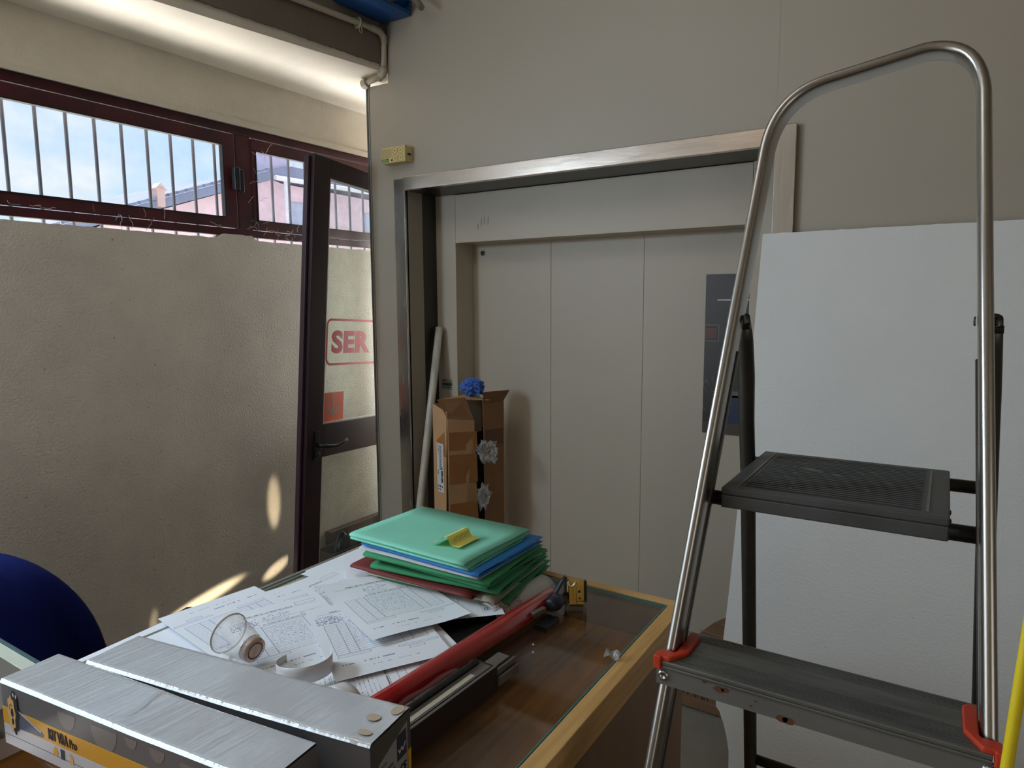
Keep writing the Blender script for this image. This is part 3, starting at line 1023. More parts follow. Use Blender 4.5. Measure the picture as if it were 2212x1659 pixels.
be = thing('steel_beam', 'blue painted steel beam above the corner where pipe and wall meet', 'beam', (-1.2, 2.25, 2.8))
bm = BM()
b2(bm, (-2.2, 2.10, 2.800), (-2.03, 2.388, 2.815)); b2(bm, (-2.2, 2.375, 2.8155), (-2.03, 2.388, 3.2)); b2(bm, (-2.2, 2.10, 2.8155), (-2.03, 2.115, 3.2))
obj('girder', bm, m_bluepaint, be)
bm = BM()
prism(bm, [(-2.19, 2.816), (-2.05, 2.816), (-2.19, 3.02)], xz(2.23), xz(2.24))
obj('gusset', bm, m_bluepaint, be)
bm = BM()
pts = []
for i in range(60):
    t = i / 59
    pts.append(Vector((-2.10 + .20 * t, 2.30 + .03 * math.sin(t * 3), 2.835 - .005 * t + .035 * math.sin(t * math.pi) - .055 * t * t)))
tube(bm, pts, .011, n=10, scale=[1.0 + .18 * (i % 2) for i in range(60)])
tag(obj('flexible_hose', bm, mat('grey_flex_hose', (112, 106, 96), rough=0.6), None, smooth=False), 'grey ribbed flexible hose under the blue steel at the top edge', 'hose')

# ------------------------------------------------------------------ lift alarm
al = thing('alarm_box', 'small yellowed plastic lift alarm box on the wall above the steel jamb', 'alarm', (-2.115, 2.37, 2.185))
bm = BM(); b2(bm, (-2.187, 2.348, 2.188), (-2.047, 2.400, 2.258))
obj('housing', bm, m_alarm, al, bevel=0.003)
for (x, z) in ((-2.104, 2.2385), (-2.072, 2.2385), (-2.104, 2.2055), (-2.072, 2.2055)):
    bm = BM(); lathe(bm, (x, 2.3482, z), (0, -1, 0), [(0, .0152), (.0004, .0152), (.0012, .0142), (.0004, .013), (.0004, .0)], 24)
    o = obj('sounder', bm, m_alarm, al)
    bm = BM(); lathe(bm, (x, 2.3478, z), (0, -1, 0), [(0, .0156), (.0006, .0156), (.0006, .0146), (0, .0146)], 24)
    lathe(bm, (x, 2.3476, z), (0, -1, 0), [(.0, .003), (.0006, .003), (.0006, 0)], 8)
    obj('ring', bm, m_alarm_l, o)
bm = BM()
for i in range(14):
    z = 2.213 + i * .0028
    b2(bm, (-2.183, 2.3476, z), (-2.124, 2.3482, z + .0007))
obj('grille_lines', bm, m_alarm_l, al, kind='stuff')
bm = BM(); lathe(bm, (-2.124, 2.348, 2.1995), (0, -1, 0), [(0, .0042), (.0015, .0035), (.002, 0)], 12)
obj('indicator', bm, mat('dark_red_lens', (92, 20, 20), rough=0.2), al, label='dark red indicator lamp')
text('lettering', 'ALLARME', 0.0128, lambda x, y, z: Vector((-2.1855 + x, 2.3482 - z, 2.2005 + y)), m_green_ink, al, bold=.0003, sx=.84)
text('lettering', 'ASCENSORE', 0.0095, lambda x, y, z: Vector((-2.1855 + x, 2.3482 - z, 2.1925 + y)), m_green_ink, al, bold=.0002, sx=.86)
bm = BM(); b2(bm, (-2.0475, 2.365, 2.217), (-2.0463, 2.388, 2.226))
obj('slot', bm, m_blackpl, al)

# ------------------------------------------------------------------ poster on the lift door; its mirrored room is painted as flat patches
po = thing('mirror_panel', 'dark mirror-like panel on the lift door with the reflected room painted on it', 'mirror_panel', (-.73, YD - .004, 1.035))
PX0, PX1, PZ0, PZ1 = -.822, -.628, 1.037, 1.676
bm = BM(); b2(bm, (PX0, YD - .005, PZ0), (PX1, YD - .001, PZ1))
obj('print', bm, mat('dark_mirror_face', (58, 54, 54), rough=0.35, var=.15, vscale=6), po)  # dark face that carries the painted reflection


def ppatch(name, x0, z0, x1, z1, rgb, lift_=.0005, slope=0):
    bm = BM()
    prism(bm, [(x0, z0), (x1, z0 + slope), (x1, z1 + slope), (x0, z1)], xz(YD - .005), xz(YD - .005 - lift_))
    return obj(name, bm, mat('reflected_%d_%d_%d' % rgb, rgb, rough=0.35), po)


ppatch('reflected_floor', PX0, PZ0, PX1, PZ0 + .045, (82, 70, 64))
ppatch('reflected_blue', -.735, PZ0 + .045, PX1, PZ0 + .16, (50, 58, 84))
ppatch('reflected_shelf', -.735, PZ0 + .15, PX1, PZ0 + .175, (104, 98, 94), slope=.004)
ppatch('reflected_tube_light', -.775, 1.572, PX1, 1.577, (200, 200, 204))
f_ = ppatch('reflected_picture_frame', -.82, 1.41, -.764, 1.478, (92, 90, 88))
ppatch('reflected_picture_mount', -.819, 1.414, -.769, 1.473, (44, 42, 44), .0009)
ppatch('reflected_picture', -.819, 1.422, -.775, 1.463, (96, 52, 44), .0012)
bm = BM()
rp = random.Random(5)
for k in range(16):
    p = Vector((rp.uniform(-.81, -.78), YD - .0058, rp.uniform(1.09, 1.26))); a = rp.uniform(0, 6.28); q = [p]
    for s in range(5):
        a += rp.uniform(-.7, .7); p = p + Vector((math.cos(a) * .006, 0, math.sin(a) * .009))
        p.x = max(p.x, PX0 + .002); q.append(p)
    tube(bm, q, .0007, n=4)
obj('reflected_highlights', bm, mat('reflected_pale', (150, 144, 138), rough=0.4), po)

# ------------------------------------------------------------------ polystyrene board and cardboard sheet at right
bm = BM()
edge = []
rp = random.Random(11)
prof = [(-.523, 1.785), (-.535, 1.42), (-.548, 1.0), (-.566, .60), (-.578, .40), (-.59, .23), (-.588, .20), (-.575, .185), (-.572, .17), (-.560, .15), (-.548, .11), (-.538, .06), (-.535, .0)]
edge = [(x + (rp.uniform(-.003, .003) if 0.0 < z < .21 else 0), z) for x, z in prof]
topx = []
for i in range(60):
    x = -.523 + i * (1.24 / 59)
    topx.append((x, 1.786 + .002 * mnoise.noise(Vector((x * 40, 0, 0))) + .0015 * mnoise.noise(Vector((x * 130, 0, 4)))))
poly = topx + [(.72, 0)] + edge[::-1][:-1]


def lean(p, t):
    return Vector((p[0], 2.185 + .155 * p[1] / 1.785 + t, p[1]))


prism(bm, poly, lambda p: lean(p, 0), lambda p: lean(p, .03))
tag(obj('polystyrene_board', bm, m_poly, None), 'large pale grey polystyrene board leaning on the wall behind the stepladder', 'board')

bm = BM()
cp = [(-.90, .02), (-.52, .02), (-.52, .38), (-.56, .395), (-.60, .388), (-.645, .370), (-.69, .34), (-.735, .295), (-.78, .24), (-.83, .17), (-.87, .10)]


def clean(p, t):
    return Vector((p[0], 2.43 + .10 * p[1] / .4 + t, p[1] + .0))


prism(bm, cp, lambda p: clean(p, 0), lambda p: clean(p, .006))
cs = thing('cardboard_sheet', 'brown corrugated cardboard sheet with a rounded top behind the polystyrene board', 'cardboard', (-.7, 2.43, 0))
obj('sheet', bm, m_cardd, cs)
bm = BM()
for z in (.34, .30, .255, .22, .16, .115, .05):
    tube(bm, [clean((-.66 if z > .3 else -.74, z + .004), -.0008), clean((-.535, z - .006), -.0008)], .0012, .003, n=6, side=(0, 0, 1))
obj('crease', bm, mat('light_crease', (150, 118, 88), rough=0.8), cs)
bm = BM()
rp = random.Random(2)
for k in range(40):
    x = -.80 + k * .0066
    tube(bm, [clean((x, .088 + rp.uniform(-.006, .006)), -.001), clean((x + .003, .078 + rp.uniform(-.02, .0)), -.0015)], .0018, n=5)
obj('torn_flute', bm, mat('torn_dark_flute', (60, 44, 32), rough=0.9), cs, kind='stuff')

# ------------------------------------------------------------------ tall carton in the lift recess, with its bags and the blue wad
ct = thing('tall_carton', 'tall brown carton patched with tape standing in the lift recess', 'carton', (-1.8, 2.4, 0))
cth = R(20)
cB = Vector((math.sin(cth), math.cos(cth), 0)); cA = Vector((-math.cos(cth), math.sin(cth), 0))
cP = Vector((-1.80, 2.30, 0))


def cl(a, b, z, o_=0.0):
    """a along the narrow face, b along the broad face"""
    return cP + cA * a + cB * b + Vector((0, 0, z))


def cquad(bm, pts, th=.004):
    vs = [Vector(p) for p in pts]
    nn = (vs[1] - vs[0]).cross(vs[2] - vs[0]).normalized() * th
    a = [bm.verts.new(v) for v in vs]; b = [bm.verts.new(v + nn) for v in vs]
    bm.faces.new(a); bm.faces.new(b[::-1])
    for i in range(len(vs)):
        j = (i + 1) % len(vs)
        bm.faces.new((a[i], b[i], b[j], a[j]))


bm = BM(); cquad(bm, [cl(.115, 0, 0), cl(.0, 0, 0), cl(.02, .0, .5), cl(.0, 0, 1.10), cl(.115, 0, 1.125)])
obj('narrow_panel', bm, m_card, ct)
bm = BM(); cquad(bm, [cl(0, 0, 0), cl(0, .19, 0), cl(.004, .175, .3), cl(.004, .15, .75), cl(-.005, .135, 1.05), cl(0, 0, 1.07)], .004)
obj('broad_panel', bm, m_card, ct)
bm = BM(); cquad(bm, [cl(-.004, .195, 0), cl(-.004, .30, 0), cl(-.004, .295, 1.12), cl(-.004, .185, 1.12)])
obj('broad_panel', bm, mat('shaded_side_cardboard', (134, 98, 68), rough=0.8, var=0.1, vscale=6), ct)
bm = BM(); cquad(bm, [cl(.115, 0, 0), cl(.115, .31, 0), cl(.115, .31, 1.12), cl(.115, 0, 1.125)])
obj('rear_panel', bm, m_card, ct)
bm = BM(); cquad(bm, [cl(-.004, .30, 0), cl(.115, .31, 0), cl(.115, .31, 1.12), cl(-.004, .30, 1.12)])
obj('narrow_panel', bm, m_card, ct)
# top flaps
bm = BM(); cquad(bm, [cl(0, .0, 1.07), cl(-.005, .135, 1.05), cl(.012, .10, 1.155), cl(.03, -.03, 1.155)], .003)
obj('flap', bm, mat('flap_cardboard', (140, 102, 66), rough=0.7), ct)
bm = BM(); cquad(bm, [cl(.112, .02, 1.135), cl(.05, .02, 1.150), cl(-.02, .21, 1.135), cl(.07, .16, 1.155)], .003)
obj('flap', bm, m_card, ct)
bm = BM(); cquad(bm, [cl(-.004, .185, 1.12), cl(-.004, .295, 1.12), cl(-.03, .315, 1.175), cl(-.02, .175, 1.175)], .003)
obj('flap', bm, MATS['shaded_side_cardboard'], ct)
# tape bands on the broad panel
for (z0, z1, k) in ((.93, 1.0, 0), (.60, .68, .1), (.78, .90, .05)):
    bm = BM(); cquad(bm, [cl(-.0045 + .004, .004, z0), cl(-.0045 + .004, .152, z0 - .01), cl(-.0035, .146, z1), cl(-.0005, .004, z1 + .01)], .0008)
    for v in bm.verts:
        v.co += (Vector((math.cos(cth), -math.sin(cth), 0))) * .006
    obj('tape', bm, m_tape, ct)
bm = BM(); cquad(bm, [cl(-.0045, .195, .93), cl(-.0045, .292, .93), cl(-.0045, .292, 1.0), cl(-.0045, .195, 1.0)], .0008)
for v in bm.verts:
    v.co += (Vector((math.cos(cth), -math.sin(cth), 0))) * .0055
obj('tape', bm, mat('dark_parcel_tape', (96, 66, 44), rough=0.25), ct)
bm = BM(); cquad(bm, [cl(.005, -.0052, .90), cl(.05, -.0052, .90), cl(.085, -.0052, .965), cl(.02, -.0052, 1.01)], .0006)
obj('tape', bm, m_tape, ct)
# shipping label on the narrow face
lb = BM(); cquad(lb, [cl(.08, -.006, .735), cl(.026, -.006, .735), cl(.028, -.006, .955), cl(.082, -.006, .955)], .0006)
lbl = obj('shipping_label', lb, m_white, ct)


def lblp(x, y, z):
    """x runs down the label, y across it"""
    t = .955 - x
    return cl(.081 - y, -.0068 - z, t)


text('lettering', 'LI BERNER', 0.0155, lambda x, y, z: lblp(.105 + x, .036 + y, z), m_ink, lbl, bold=.0008, sx=1.0)
text('lettering', 'C E', 0.012, lambda x, y, z: lblp(.122 + x, .006 + y, z), m_ink, lbl, bold=.0003)
bm = BM()
rp = random.Random(9)
for k in range(22):
    x = .008 + k * .0022
    if rp.random() < .65:
        prism(bm, [(x, .006), (x + rp.choice((.001, .0016)), .006), (x + .0016, .016), (x, .016)], lambda p: lblp(p[0], p[1], 0), lambda p: lblp(p[0], p[1], .0003))
for row in range(5):
    y = .021 + row * .0036
    x = .010
    while x < .115:
        w = rp.uniform(.003, .011)
        prism(bm, [(x, y), (x + w, y), (x + w, y + .0016), (x, y + .0016)], lambda p: lblp(p[0], p[1], 0), lambda p: lblp(p[0], p[1], .0003))
        x += w + .002
for (x, y, w, h) in ((.188, .006, .012, .012), (.188, .021, .012, .012), (.188, .036, .012, .010), (.203, .006, .010, .012), (.203, .022, .010, .008)):
    prism(bm, [(x, y), (x + w, y + h * .3), (x + w * .5, y + h), (x + w * .2, y + h * .6)], lambda p: lblp(p[0], p[1], 0), lambda p: lblp(p[0], p[1], .0003))
obj('label_print', bm, m_ink, lbl, kind='stuff')
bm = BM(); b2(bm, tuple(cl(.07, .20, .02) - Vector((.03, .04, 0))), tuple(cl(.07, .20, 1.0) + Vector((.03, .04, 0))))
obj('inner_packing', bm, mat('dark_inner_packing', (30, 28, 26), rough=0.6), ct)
bm = BM(); cquad(bm, [cl(.03, .13, .99), cl(.03, .2, .99), cl(.03, .2, 1.13), cl(.03, .13, 1.13)])
obj('inner_packing', bm, mat('pale_inner_packing', (120, 112, 98), rough=0.6), ct)


def wad(c, r, seed, n=1, stretch=(1, 1, 1), amp=.5, freq=2.6):
    bm = bmesh.new()
    bmesh.ops.create_icosphere(bm, subdivisions=4, radius=1)
    for v in bm.verts:
        d = v.co.normalized()
        k = 1 + amp * (abs(mnoise.noise(d * freq + Vector((seed, 0, 0)))) * 1.6 - .5) + amp * .6 * mnoise.noise(d * freq * 3.1 + Vector((0, seed, 0)))
        v.co = Vector((d.x * stretch[0], d.y * stretch[1], d.z * stretch[2])) * r * k + Vector(c)
    return bm


# blue wad rests on the carton top
bm = wad(cl(.045, .165, 1.193), .052, 4, stretch=(1.05, .9, .75), amp=.45, freq=3.4)
tag(obj('paper_wad', bm, m_rag, None), 'crumpled blue paper wad resting on top of the tall carton', 'paper')


def bag(name, c, s, seed, label):
    bm = wad(c, 1, seed, stretch=s, amp=.55, freq=1.7)
    o = obj(name, bm, m_clear, None)
    tag(o, label, 'plastic bag')


bag('plastic_bag', cl(-.035, .19, .905), (.05, .045, .048), 3, 'crumpled clear plastic bag poking from the upper part of the carton slit')
bag('plastic_bag', cl(-.022, .175, .70), (.026, .03, .055), 12, 'small clear plastic bag poking from the lower part of the carton slit')

# film roll leaning in the recess corner
bm = BM()
t0, t1 = Vector((-2.008, 2.225, 0.018)), Vector((-2.052, 2.573, 1.452))
d_ = (t1 - t0).normalized()
tube(bm, [t0, t0 + d_ * .3, t0 + d_ * .72, t0 + d_ * 1.1, t1], .0185, n=18)
ro = obj('film_roll', bm, m_wrap, None, smooth=True)
tag(ro, 'long thin white film roll leaning in the corner beside the tall carton', 'roll')

# ------------------------------------------------------------------ display counter (L shape: main run and wing)
CZ = .92
XL, XR, YB, YF = -1.285, -.440, 1.390, -.35
mc = thing('display_counter', 'glass topped wooden display counter under the papers, beside the stepladder', 'counter', ((XL + XR) / 2, .6, 0))
gt = .008
bm = BM(); b2(bm, (XR - .032, YF, CZ - .055), (XR, YB - .0245, CZ))
obj('edge_rail', bm, m_birch_y, mc, bevel=0.0015)
bm = BM(); b2(bm, (XL, YB - .024, CZ - .055), (XR, YB, CZ))
obj('edge_rail', bm, m_birch, mc, bevel=0.0015)
bm = BM(); b2(bm, (XL + .002, .53, CZ - .055), (XL + .022, YB - .025, CZ - .002))
obj('edge_rail', bm, m_pale, mc, bevel=0.0015)
bm = BM(); b2(bm, (XR - .030, YF, 0), (XR - .004, YB - .004, CZ - .056))
obj('side_panel', bm, m_side, mc)
bm = BM(); b2(bm, (XL + .004, YB - .024, 0), (XR - .031, YB - .004, CZ - .056))
obj('side_panel', bm, m_side, mc)
bm = BM(); b2(bm, (XL + .004, .53, 0), (XL + .022, YB - .025, CZ - .056))
obj('side_panel', bm, m_side, mc)
bm = BM(); b2(bm, (XL + .023, YF, CZ - .105), (XR - .033, YB - .025, CZ - .088))
obj('tray_floor', bm, m_tray, mc)
bm = BM(); b2(bm, (XL + .023, YB - .032, CZ - .087), (XR - .033, YB - .026, CZ - .010))
obj('tray_side', bm, m_traywall, mc)
bm = BM(); b2(bm, (XR - .040, YF, CZ - .087), (XR - .0335, YB - .033, CZ - .010))
obj('tray_side', bm, m_traywall, mc)
bm = BM(); b2(bm, (XL + .030, .40, CZ - gt), (XR - .036, YB - .034, CZ))
obj('glass_top', bm, g_top, mc)
bm = BM(); b2(bm, (XR - .0358, YF, CZ - gt), (XR - .0328, YB - .034, CZ + .0002)); b2(bm, (XL + .0235, YB - .0336, CZ - gt), (XR - .036, YB - .0312, CZ + .0002))
obj('glass_edge', bm, g_edge, mc)
bm = BM(); b2(bm, (XL - .008, .5295, CZ - .001), (XL + .0005, YB - .03, CZ + .004)); b2(bm, (XL + .008, .53, CZ - .001), (XL + .012, YB - .03, CZ + .003))
obj('metal_edge', bm, mat('pale_metal_edge', (170, 172, 168), rough=0.3, metal=0.7), mc)
bm = BM(); b2(bm, (XL + .024, .53, CZ - .087), (XL + .19, YB - .03, CZ - .0095))
obj('grey_insert', bm, mat('grey_green_insert', (108, 114, 108), rough=0.5), mc)

wg = thing('counter_wing', 'side wing of the glass counter with a pale edge beside the chair', 'counter', (-1.9, .25, 0))
XW = -2.35
bm = BM(); b2(bm, (XW, .498, CZ - .05), (XL + .001, .522, CZ - .001))
obj('edge_rail', bm, m_pale, wg, bevel=0.001)
bm = BM(); b2(bm, (XW, .5225, CZ - .05), (XL + .001, .528, CZ + .001))
obj('glass_edge', bm, mat('dark_teal_edge', (70, 96, 104), rough=0.15, spec=0.7), wg)
bm = BM(); b2(bm, (XW, YF, CZ - .050), (XL + .028, .497, CZ - .0005))
obj('wing_top', bm, mat('grey_glazed_top', (112, 108, 102), rough=0.12, spec=0.6), wg)
bm = BM(); b2(bm, (XW, .47, 0), (XL + .0, .495, CZ - .051)); b2(bm, (XW, YF, 0), (XW + .02, .469, CZ - .051))
obj('side_panel', bm, m_side, wg)

# ------------------------------------------------------------------ papers on the counter
F_TB = form_mat('form_black_table', (42, 46, 58), 'table')
F_BL = form_mat('form_blue_table', (36, 66, 170), 'table')
F_ST = form_mat('form_blue_stamp', (40, 56, 130), 'stamp')
F_LT = form_mat('form_letter', (46, 50, 64), 'letter')
F_PL = form_mat('form_plain', (80, 84, 100), 'plain')
F_NO = mat('blank_paper', (236, 239, 244), rough=0.75, var=0.02, vscale=5)
PZ = CZ + .0015


def sheet(i, cx, cy, ang, m, label, w=.21, h=.297, curl=None, lift_=0.0):
    """A4 sheet: ang is the direction of the page's bottom-to-top axis; curl lifts a corner or edge"""
    a = R(ang)
    vy = Vector((math.cos(a), math.sin(a), 0)); vx = Vector((math.sin(a), -math.cos(a), 0))
    z0 = PZ + i * .0011
    bm = BM()
    ph = i * 1.7

    def fn(u, v):
        p = Vector((cx, cy, z0)) + vx * ((u - .5) * w) + vy * ((v - .5) * h)
        p.z += .0003 * mnoise.noise(Vector((u * 2 + ph, v * 2, 0)))
        if curl:
            p.z += curl(u, v)
        return p
    grid(bm, fn, 10, 14)
    o = obj('paper_sheet', bm, m, None, smooth=bool(curl), solid=0 if curl else .0002)
    o['label'] = label; o['category'] = 'paper'; o['group'] = 'loose papers on the counter'
    return o


NEXT = [0]


def S(*a, **k):
    NEXT[0] += 1
    return sheet(NEXT[0], *a, **k)


# dark sheet lies directly on the glass
bm = BM()
prism(bm, [(-.98, .80), (-.715, .76), (-.708, 1.08), (-.74, 1.30), (-.98, 1.30)], lambda p: Vector((p[0], p[1], CZ + .0004)), lambda p: Vector((p[0], p[1], CZ + .0012)))
tag(obj('dark_sheet', bm, m_mat, None), 'black green sheet lying on the glass between papers and red tube', 'sheet')

S(-1.06, .62, 12, F_NO, 'blank sheet mostly under the rear silver box')
S(-1.165, .655, 4, F_NO, 'blank sheet sticking out left past the rear silver box, under the blue form')
S(-.98, .72, -30, F_LT, 'letter lying under the plastic cup')
S(-1.13, 1.17, 0, F_NO, 'blank sheet at the far left corner, lowest under the green folders')
S(-1.125, 1.155, 2, F_PL, 'sparse printed sheet on the far left corner by the green folders')
S(-1.09, 1.08, 178, F_PL, 'sheet beside the gap that shows the glass, under the small slip')
S(-1.075, 1.005, 181, F_TB, 'form whose left edge borders the gap showing grey glass')
S(-1.115, .87, -16, F_BL, 'blue form half hidden under the larger blue form, its corner by the gap')
S(-.90, .77, 118, F_LT, 'letter half under the white tape loop')
S(-.84, .85, 62, F_LT, 'letter with a small black emblem beside the red tube', w=.21)
S(-.79, .78, 65, F_TB, 'form sticking out near the red tube by the rear silver box', w=.18)
S(-.80, .72, 55, F_LT, 'lowest letter in the fan nearest the front end of the red tube', w=.17)
S(-1.155, .805, -8, F_BL, 'uppermost blue form at the left edge, near the chair')
S(-1.035, .825, 158, F_ST, 'form with a blue stamp right behind the plastic cup')
S(-.955, 1.10, 20, F_NO, 'blank sheet just in front of the folders, left of the wrinkled form')
S(-.905, 1.075, 45, F_LT, 'letter sticking out under the folder stack toward the red tube')
S(-1.10, 1.10, 137, F_PL, 'small slip with a single written line behind the wrinkled form', w=.10, h=.15)
S(-.90, .91, 149, F_ST, 'signed form partly hidden by the wrinkled top form')


def curlA(u, v):
    return .012 * max(0, 1 - v) ** 2 * (1 - .4 * math.sin(u * 3.1)) + .016 * max(0, v - .75) * max(0, 1 - u) * 6 * .5 + .003 * math.sin(u * 5) * (1 - v)


S(-.950, 1.018, 156, F_TB, 'wrinkled form on top of the papers, in front of the green folders', curl=curlA)

# ------------------------------------------------------------------ folders
m_fg = mat('green_card', (138, 218, 190), rough=0.7, var=0.06, vscale=6)
m_fg2 = mat('deep_green_card', (58, 146, 96), rough=0.7, var=0.08, vscale=6)
m_fb = mat('blue_card', (40, 132, 208), rough=0.6, var=0.05)
m_fr = mat('dark_red_card', (120, 44, 40), rough=0.65, var=0.08)
m_fc = mat('cream_card', (196, 188, 168), rough=0.7, var=0.05)
m_fw = mat('white_sheaf', (206, 206, 204), rough=0.7, var=0.08, vscale=60, stretch=(1, 1, 30))


def folder(cx, cy, ang, z0, h, m, label, w=.245, l=.332, tilt=0.0, seed=0, sag=.0, fold=True):
    a = R(ang)
    vl = Vector((math.cos(a), math.sin(a), 0)); vw = Vector((-math.sin(a), math.cos(a), 0))
    root = thing('folder', label, 'folder', (cx, cy, z0), 'stack of card folders on the counter')

    def P(s, t, z):
        """s along the length, t across: 0 at the spine"""
        q = Vector((cx, cy, z0)) + vl * ((s - .5) * l) + vw * ((t - .5) * w)
        q.z += z + tilt * (.5 - s) + .0022 * mnoise.noise(Vector((s * 3 + seed, t * 3, seed))) * (1 if z > h * .5 else .3) - sag * s * (1 - t)
        return q
    # cover: bottom leaf, spine at t=0, top leaf, in one wrapped strip
    prof = [(1.0, 0.0), (.7, 0), (.4, 0), (.15, 0), (.03, 0.0), (-.004, h * .18), (-.012, h * .5), (-.004, h * .82), (.03, h), (.15, h), (.4, h), (.7, h), (1.0, h)]
    bm = BM()
    grid(bm, lambda u, v: P(u, *prof[round(v * (len(prof) - 1))]), 12, len(prof) - 1)
    obj('cover', bm, m, root, smooth=True, solid=.0009)
    bm = BM()
    t0 = .04
    pts = [P(.03, t0, h * .12), P(.97, t0, h * .12), P(.97, .97, h * .12), P(.03, .97, h * .12)]
    pt2 = [P(.03, t0, h * .86), P(.97, t0, h * .86), P(.97, .97, h * .86), P(.03, .97, h * .86)]
    va = [bm.verts.new(p) for p in pts]; vb = [bm.verts.new(p) for p in pt2]
    bm.faces.new(va[::-1]); bm.faces.new(vb)
    for i in range(4):
        j = (i + 1) % 4
        bm.faces.new((va[i], va[j], vb[j], vb[i]))
    obj('contents', bm, m_fw, root)
    if fold:
        # inner flap showing at the open right-hand end
        bm = BM()
        grid(bm, lambda u, v: P(1.0 + .02 * u - .01, .1 + .75 * v, h * (.2 + .55 * u) + .002 * math.sin(v * 7 + seed)), 3, 10)
        obj('end_flap', bm, m, root, smooth=True, solid=.0008)
    return root


zz = CZ + .016
FD = [
    (-.922, 1.240, 9, .013, m_fg2, 'deep green folder at the very bottom of the stack', True),
    (-.932, 1.222, 5, .007, m_fc, 'cream folder second from the bottom of the stack', False),
    (-.972, 1.207, 3, .008, m_fr, 'dark red folder third from the bottom, its corner poking out at the left', True),
    (-.922, 1.222, 6, .013, m_fg2, 'deep green folder resting on the dark red one', True),
    (-.928, 1.222, 0, .012, m_fg2, 'green folder fifth from the bottom, its right end standing open', True),
    (-.926, 1.204, 4, .011, m_fg2, 'green folder sixth from the bottom, just under the white sheaf', True),
    (-.940, 1.203, 0, .007, m_fw, 'white sheaf of papers between the blue folder and the greens', False),
    (-.932, 1.206, -1, .010, m_fb, 'blue folder directly under the two top green ones, its back edge showing', True),
    (-.958, 1.195, 0, .008, m_fg, 'green folder second from the top of the stack', True),
    (-.957, 1.190, -1.4, .008, m_fg, 'uppermost green folder of the stack, carrying a yellow note', False),
]
for k, (cx, cy, an, h, m, lb_, fo) in enumerate(FD):
    folder(cx, cy, an, zz, h, m, lb_, seed=k * 1.37, fold=fo, tilt=.003 * (k % 3), w=.245 if m is not m_fb else .252)
    zz += h + .0016
ZTOP = zz
# the sticky note, tented, on the top folder
bm = BM()
na = Vector((-.915, 1.105, ZTOP + .0035)); nu = Vector((.0, 1, 0)); nl = Vector((1, 0, 0))
npf = [(0.0, 0.0), (.012, .007), (.026, .0175), (.034, .020), (.038, .0165), (.0385, .010), (.040, .003), (.044, .0006), (.060, .0004)]
grid(bm, lambda u, v: na + nl * npf[round(u * 8)][0] * 1.15 + nu * (v * .076 + .010 * u) + Vector((0, 0, npf[round(u * 8)][1])), 8, 6)
note = obj('sticky_note', bm, mat('yellow_note', (232, 226, 120), rough=0.7), None, smooth=False, solid=.0002)
tag(note, 'tented yellow sticky note with handwriting on the top green folder', 'note')
bm = BM()
rp = random.Random(4)
for row in range(3):
    v0 = .018 + row * .018
    pts = []
    for k in range(12):
        f_k = k / 11
        pts.append(na + nl * (.0385 * 1.15 + .0012) + nu * (v0 + .012 * f_k + .005) + Vector((0, 0, .006 + .009 * f_k + rp.uniform(-.001, .001))))
    tube(bm, pts, .0004, n=4)
obj('handwriting', bm, mat('pencil', (120, 104, 50), rough=.8), note)

# ------------------------------------------------------------------ rolled leaflet behind the red tube
bm = BM()
la = R(24)
ll = Vector((-math.sin(la) * .0 + .14, .99, 0)).normalized(); lc = Vector((ll.y, -ll.x, 0))


def leafl(u, v):
    th = -.2 + u * 2.5
    r = .026
    x = r * math.sin(th) if th > 0 else r * th
    z = r * math.cos(th) - r if th > 0 else 0
    b = Vector((-.775, 1.105, CZ + .028)) + ll * (v * .20) + lc * x * 1.35 + Vector((0, 0, z + .0))
    return b


grid(bm, leafl, 16, 6)
o = obj('leaflet', bm, form_mat('leaflet_print', (50, 60, 58), 'leaflet', (196, 194, 190)), None, smooth=True, solid=.0003)
tag(o, 'curled printed leaflet bulging behind the red tube, under the folders', 'leaflet')

# ------------------------------------------------------------------ red tube
bm = BM()
ta, tb = Vector((-.724, .585, CZ + .0225)), Vector((-.681, 1.222, CZ + .0225))
tube(bm, [ta, ta.lerp(tb, .3), ta.lerp(tb, .7), tb - (tb - ta).normalized() * .006, tb], .0205, n=24, scale=[1, 1, 1, 1, .86])
tag(obj('red_tube', bm, m_red, None, smooth=True), 'glossy red painted tube lying across the counter glass', 'tube')

# ------------------------------------------------------------------ dark metal case with slot and its grey profile
dc = thing('metal_case', 'dark brown slotted metal case with a beige strip, lying beside the red tube', 'case', (-.63, .75, CZ))
ca, cb_ = Vector((-.617, .56, 0)), Vector((-.602, .894, 0))
cd = (cb_ - ca).normalized(); cn = Vector((-cd.y, cd.x, 0))     # cn points left


def cc(s, t, z):
    return ca + cd * s + cn * t + Vector((0, 0, CZ + z))


def cbox(bm, s0, s1, t0, t1, z0, z1):
    vs = [bm.verts.new(cc(s, t, z)) for s in (s0, s1) for t in (t0, t1) for z in (z0, z1)]
    for f in ((0, 1, 3, 2), (4, 6, 7, 5), (0, 4, 5, 1), (2, 3, 7, 6), (0, 2, 6, 4), (1, 5, 7, 3)):
        bm.faces.new([vs[i] for i in f])


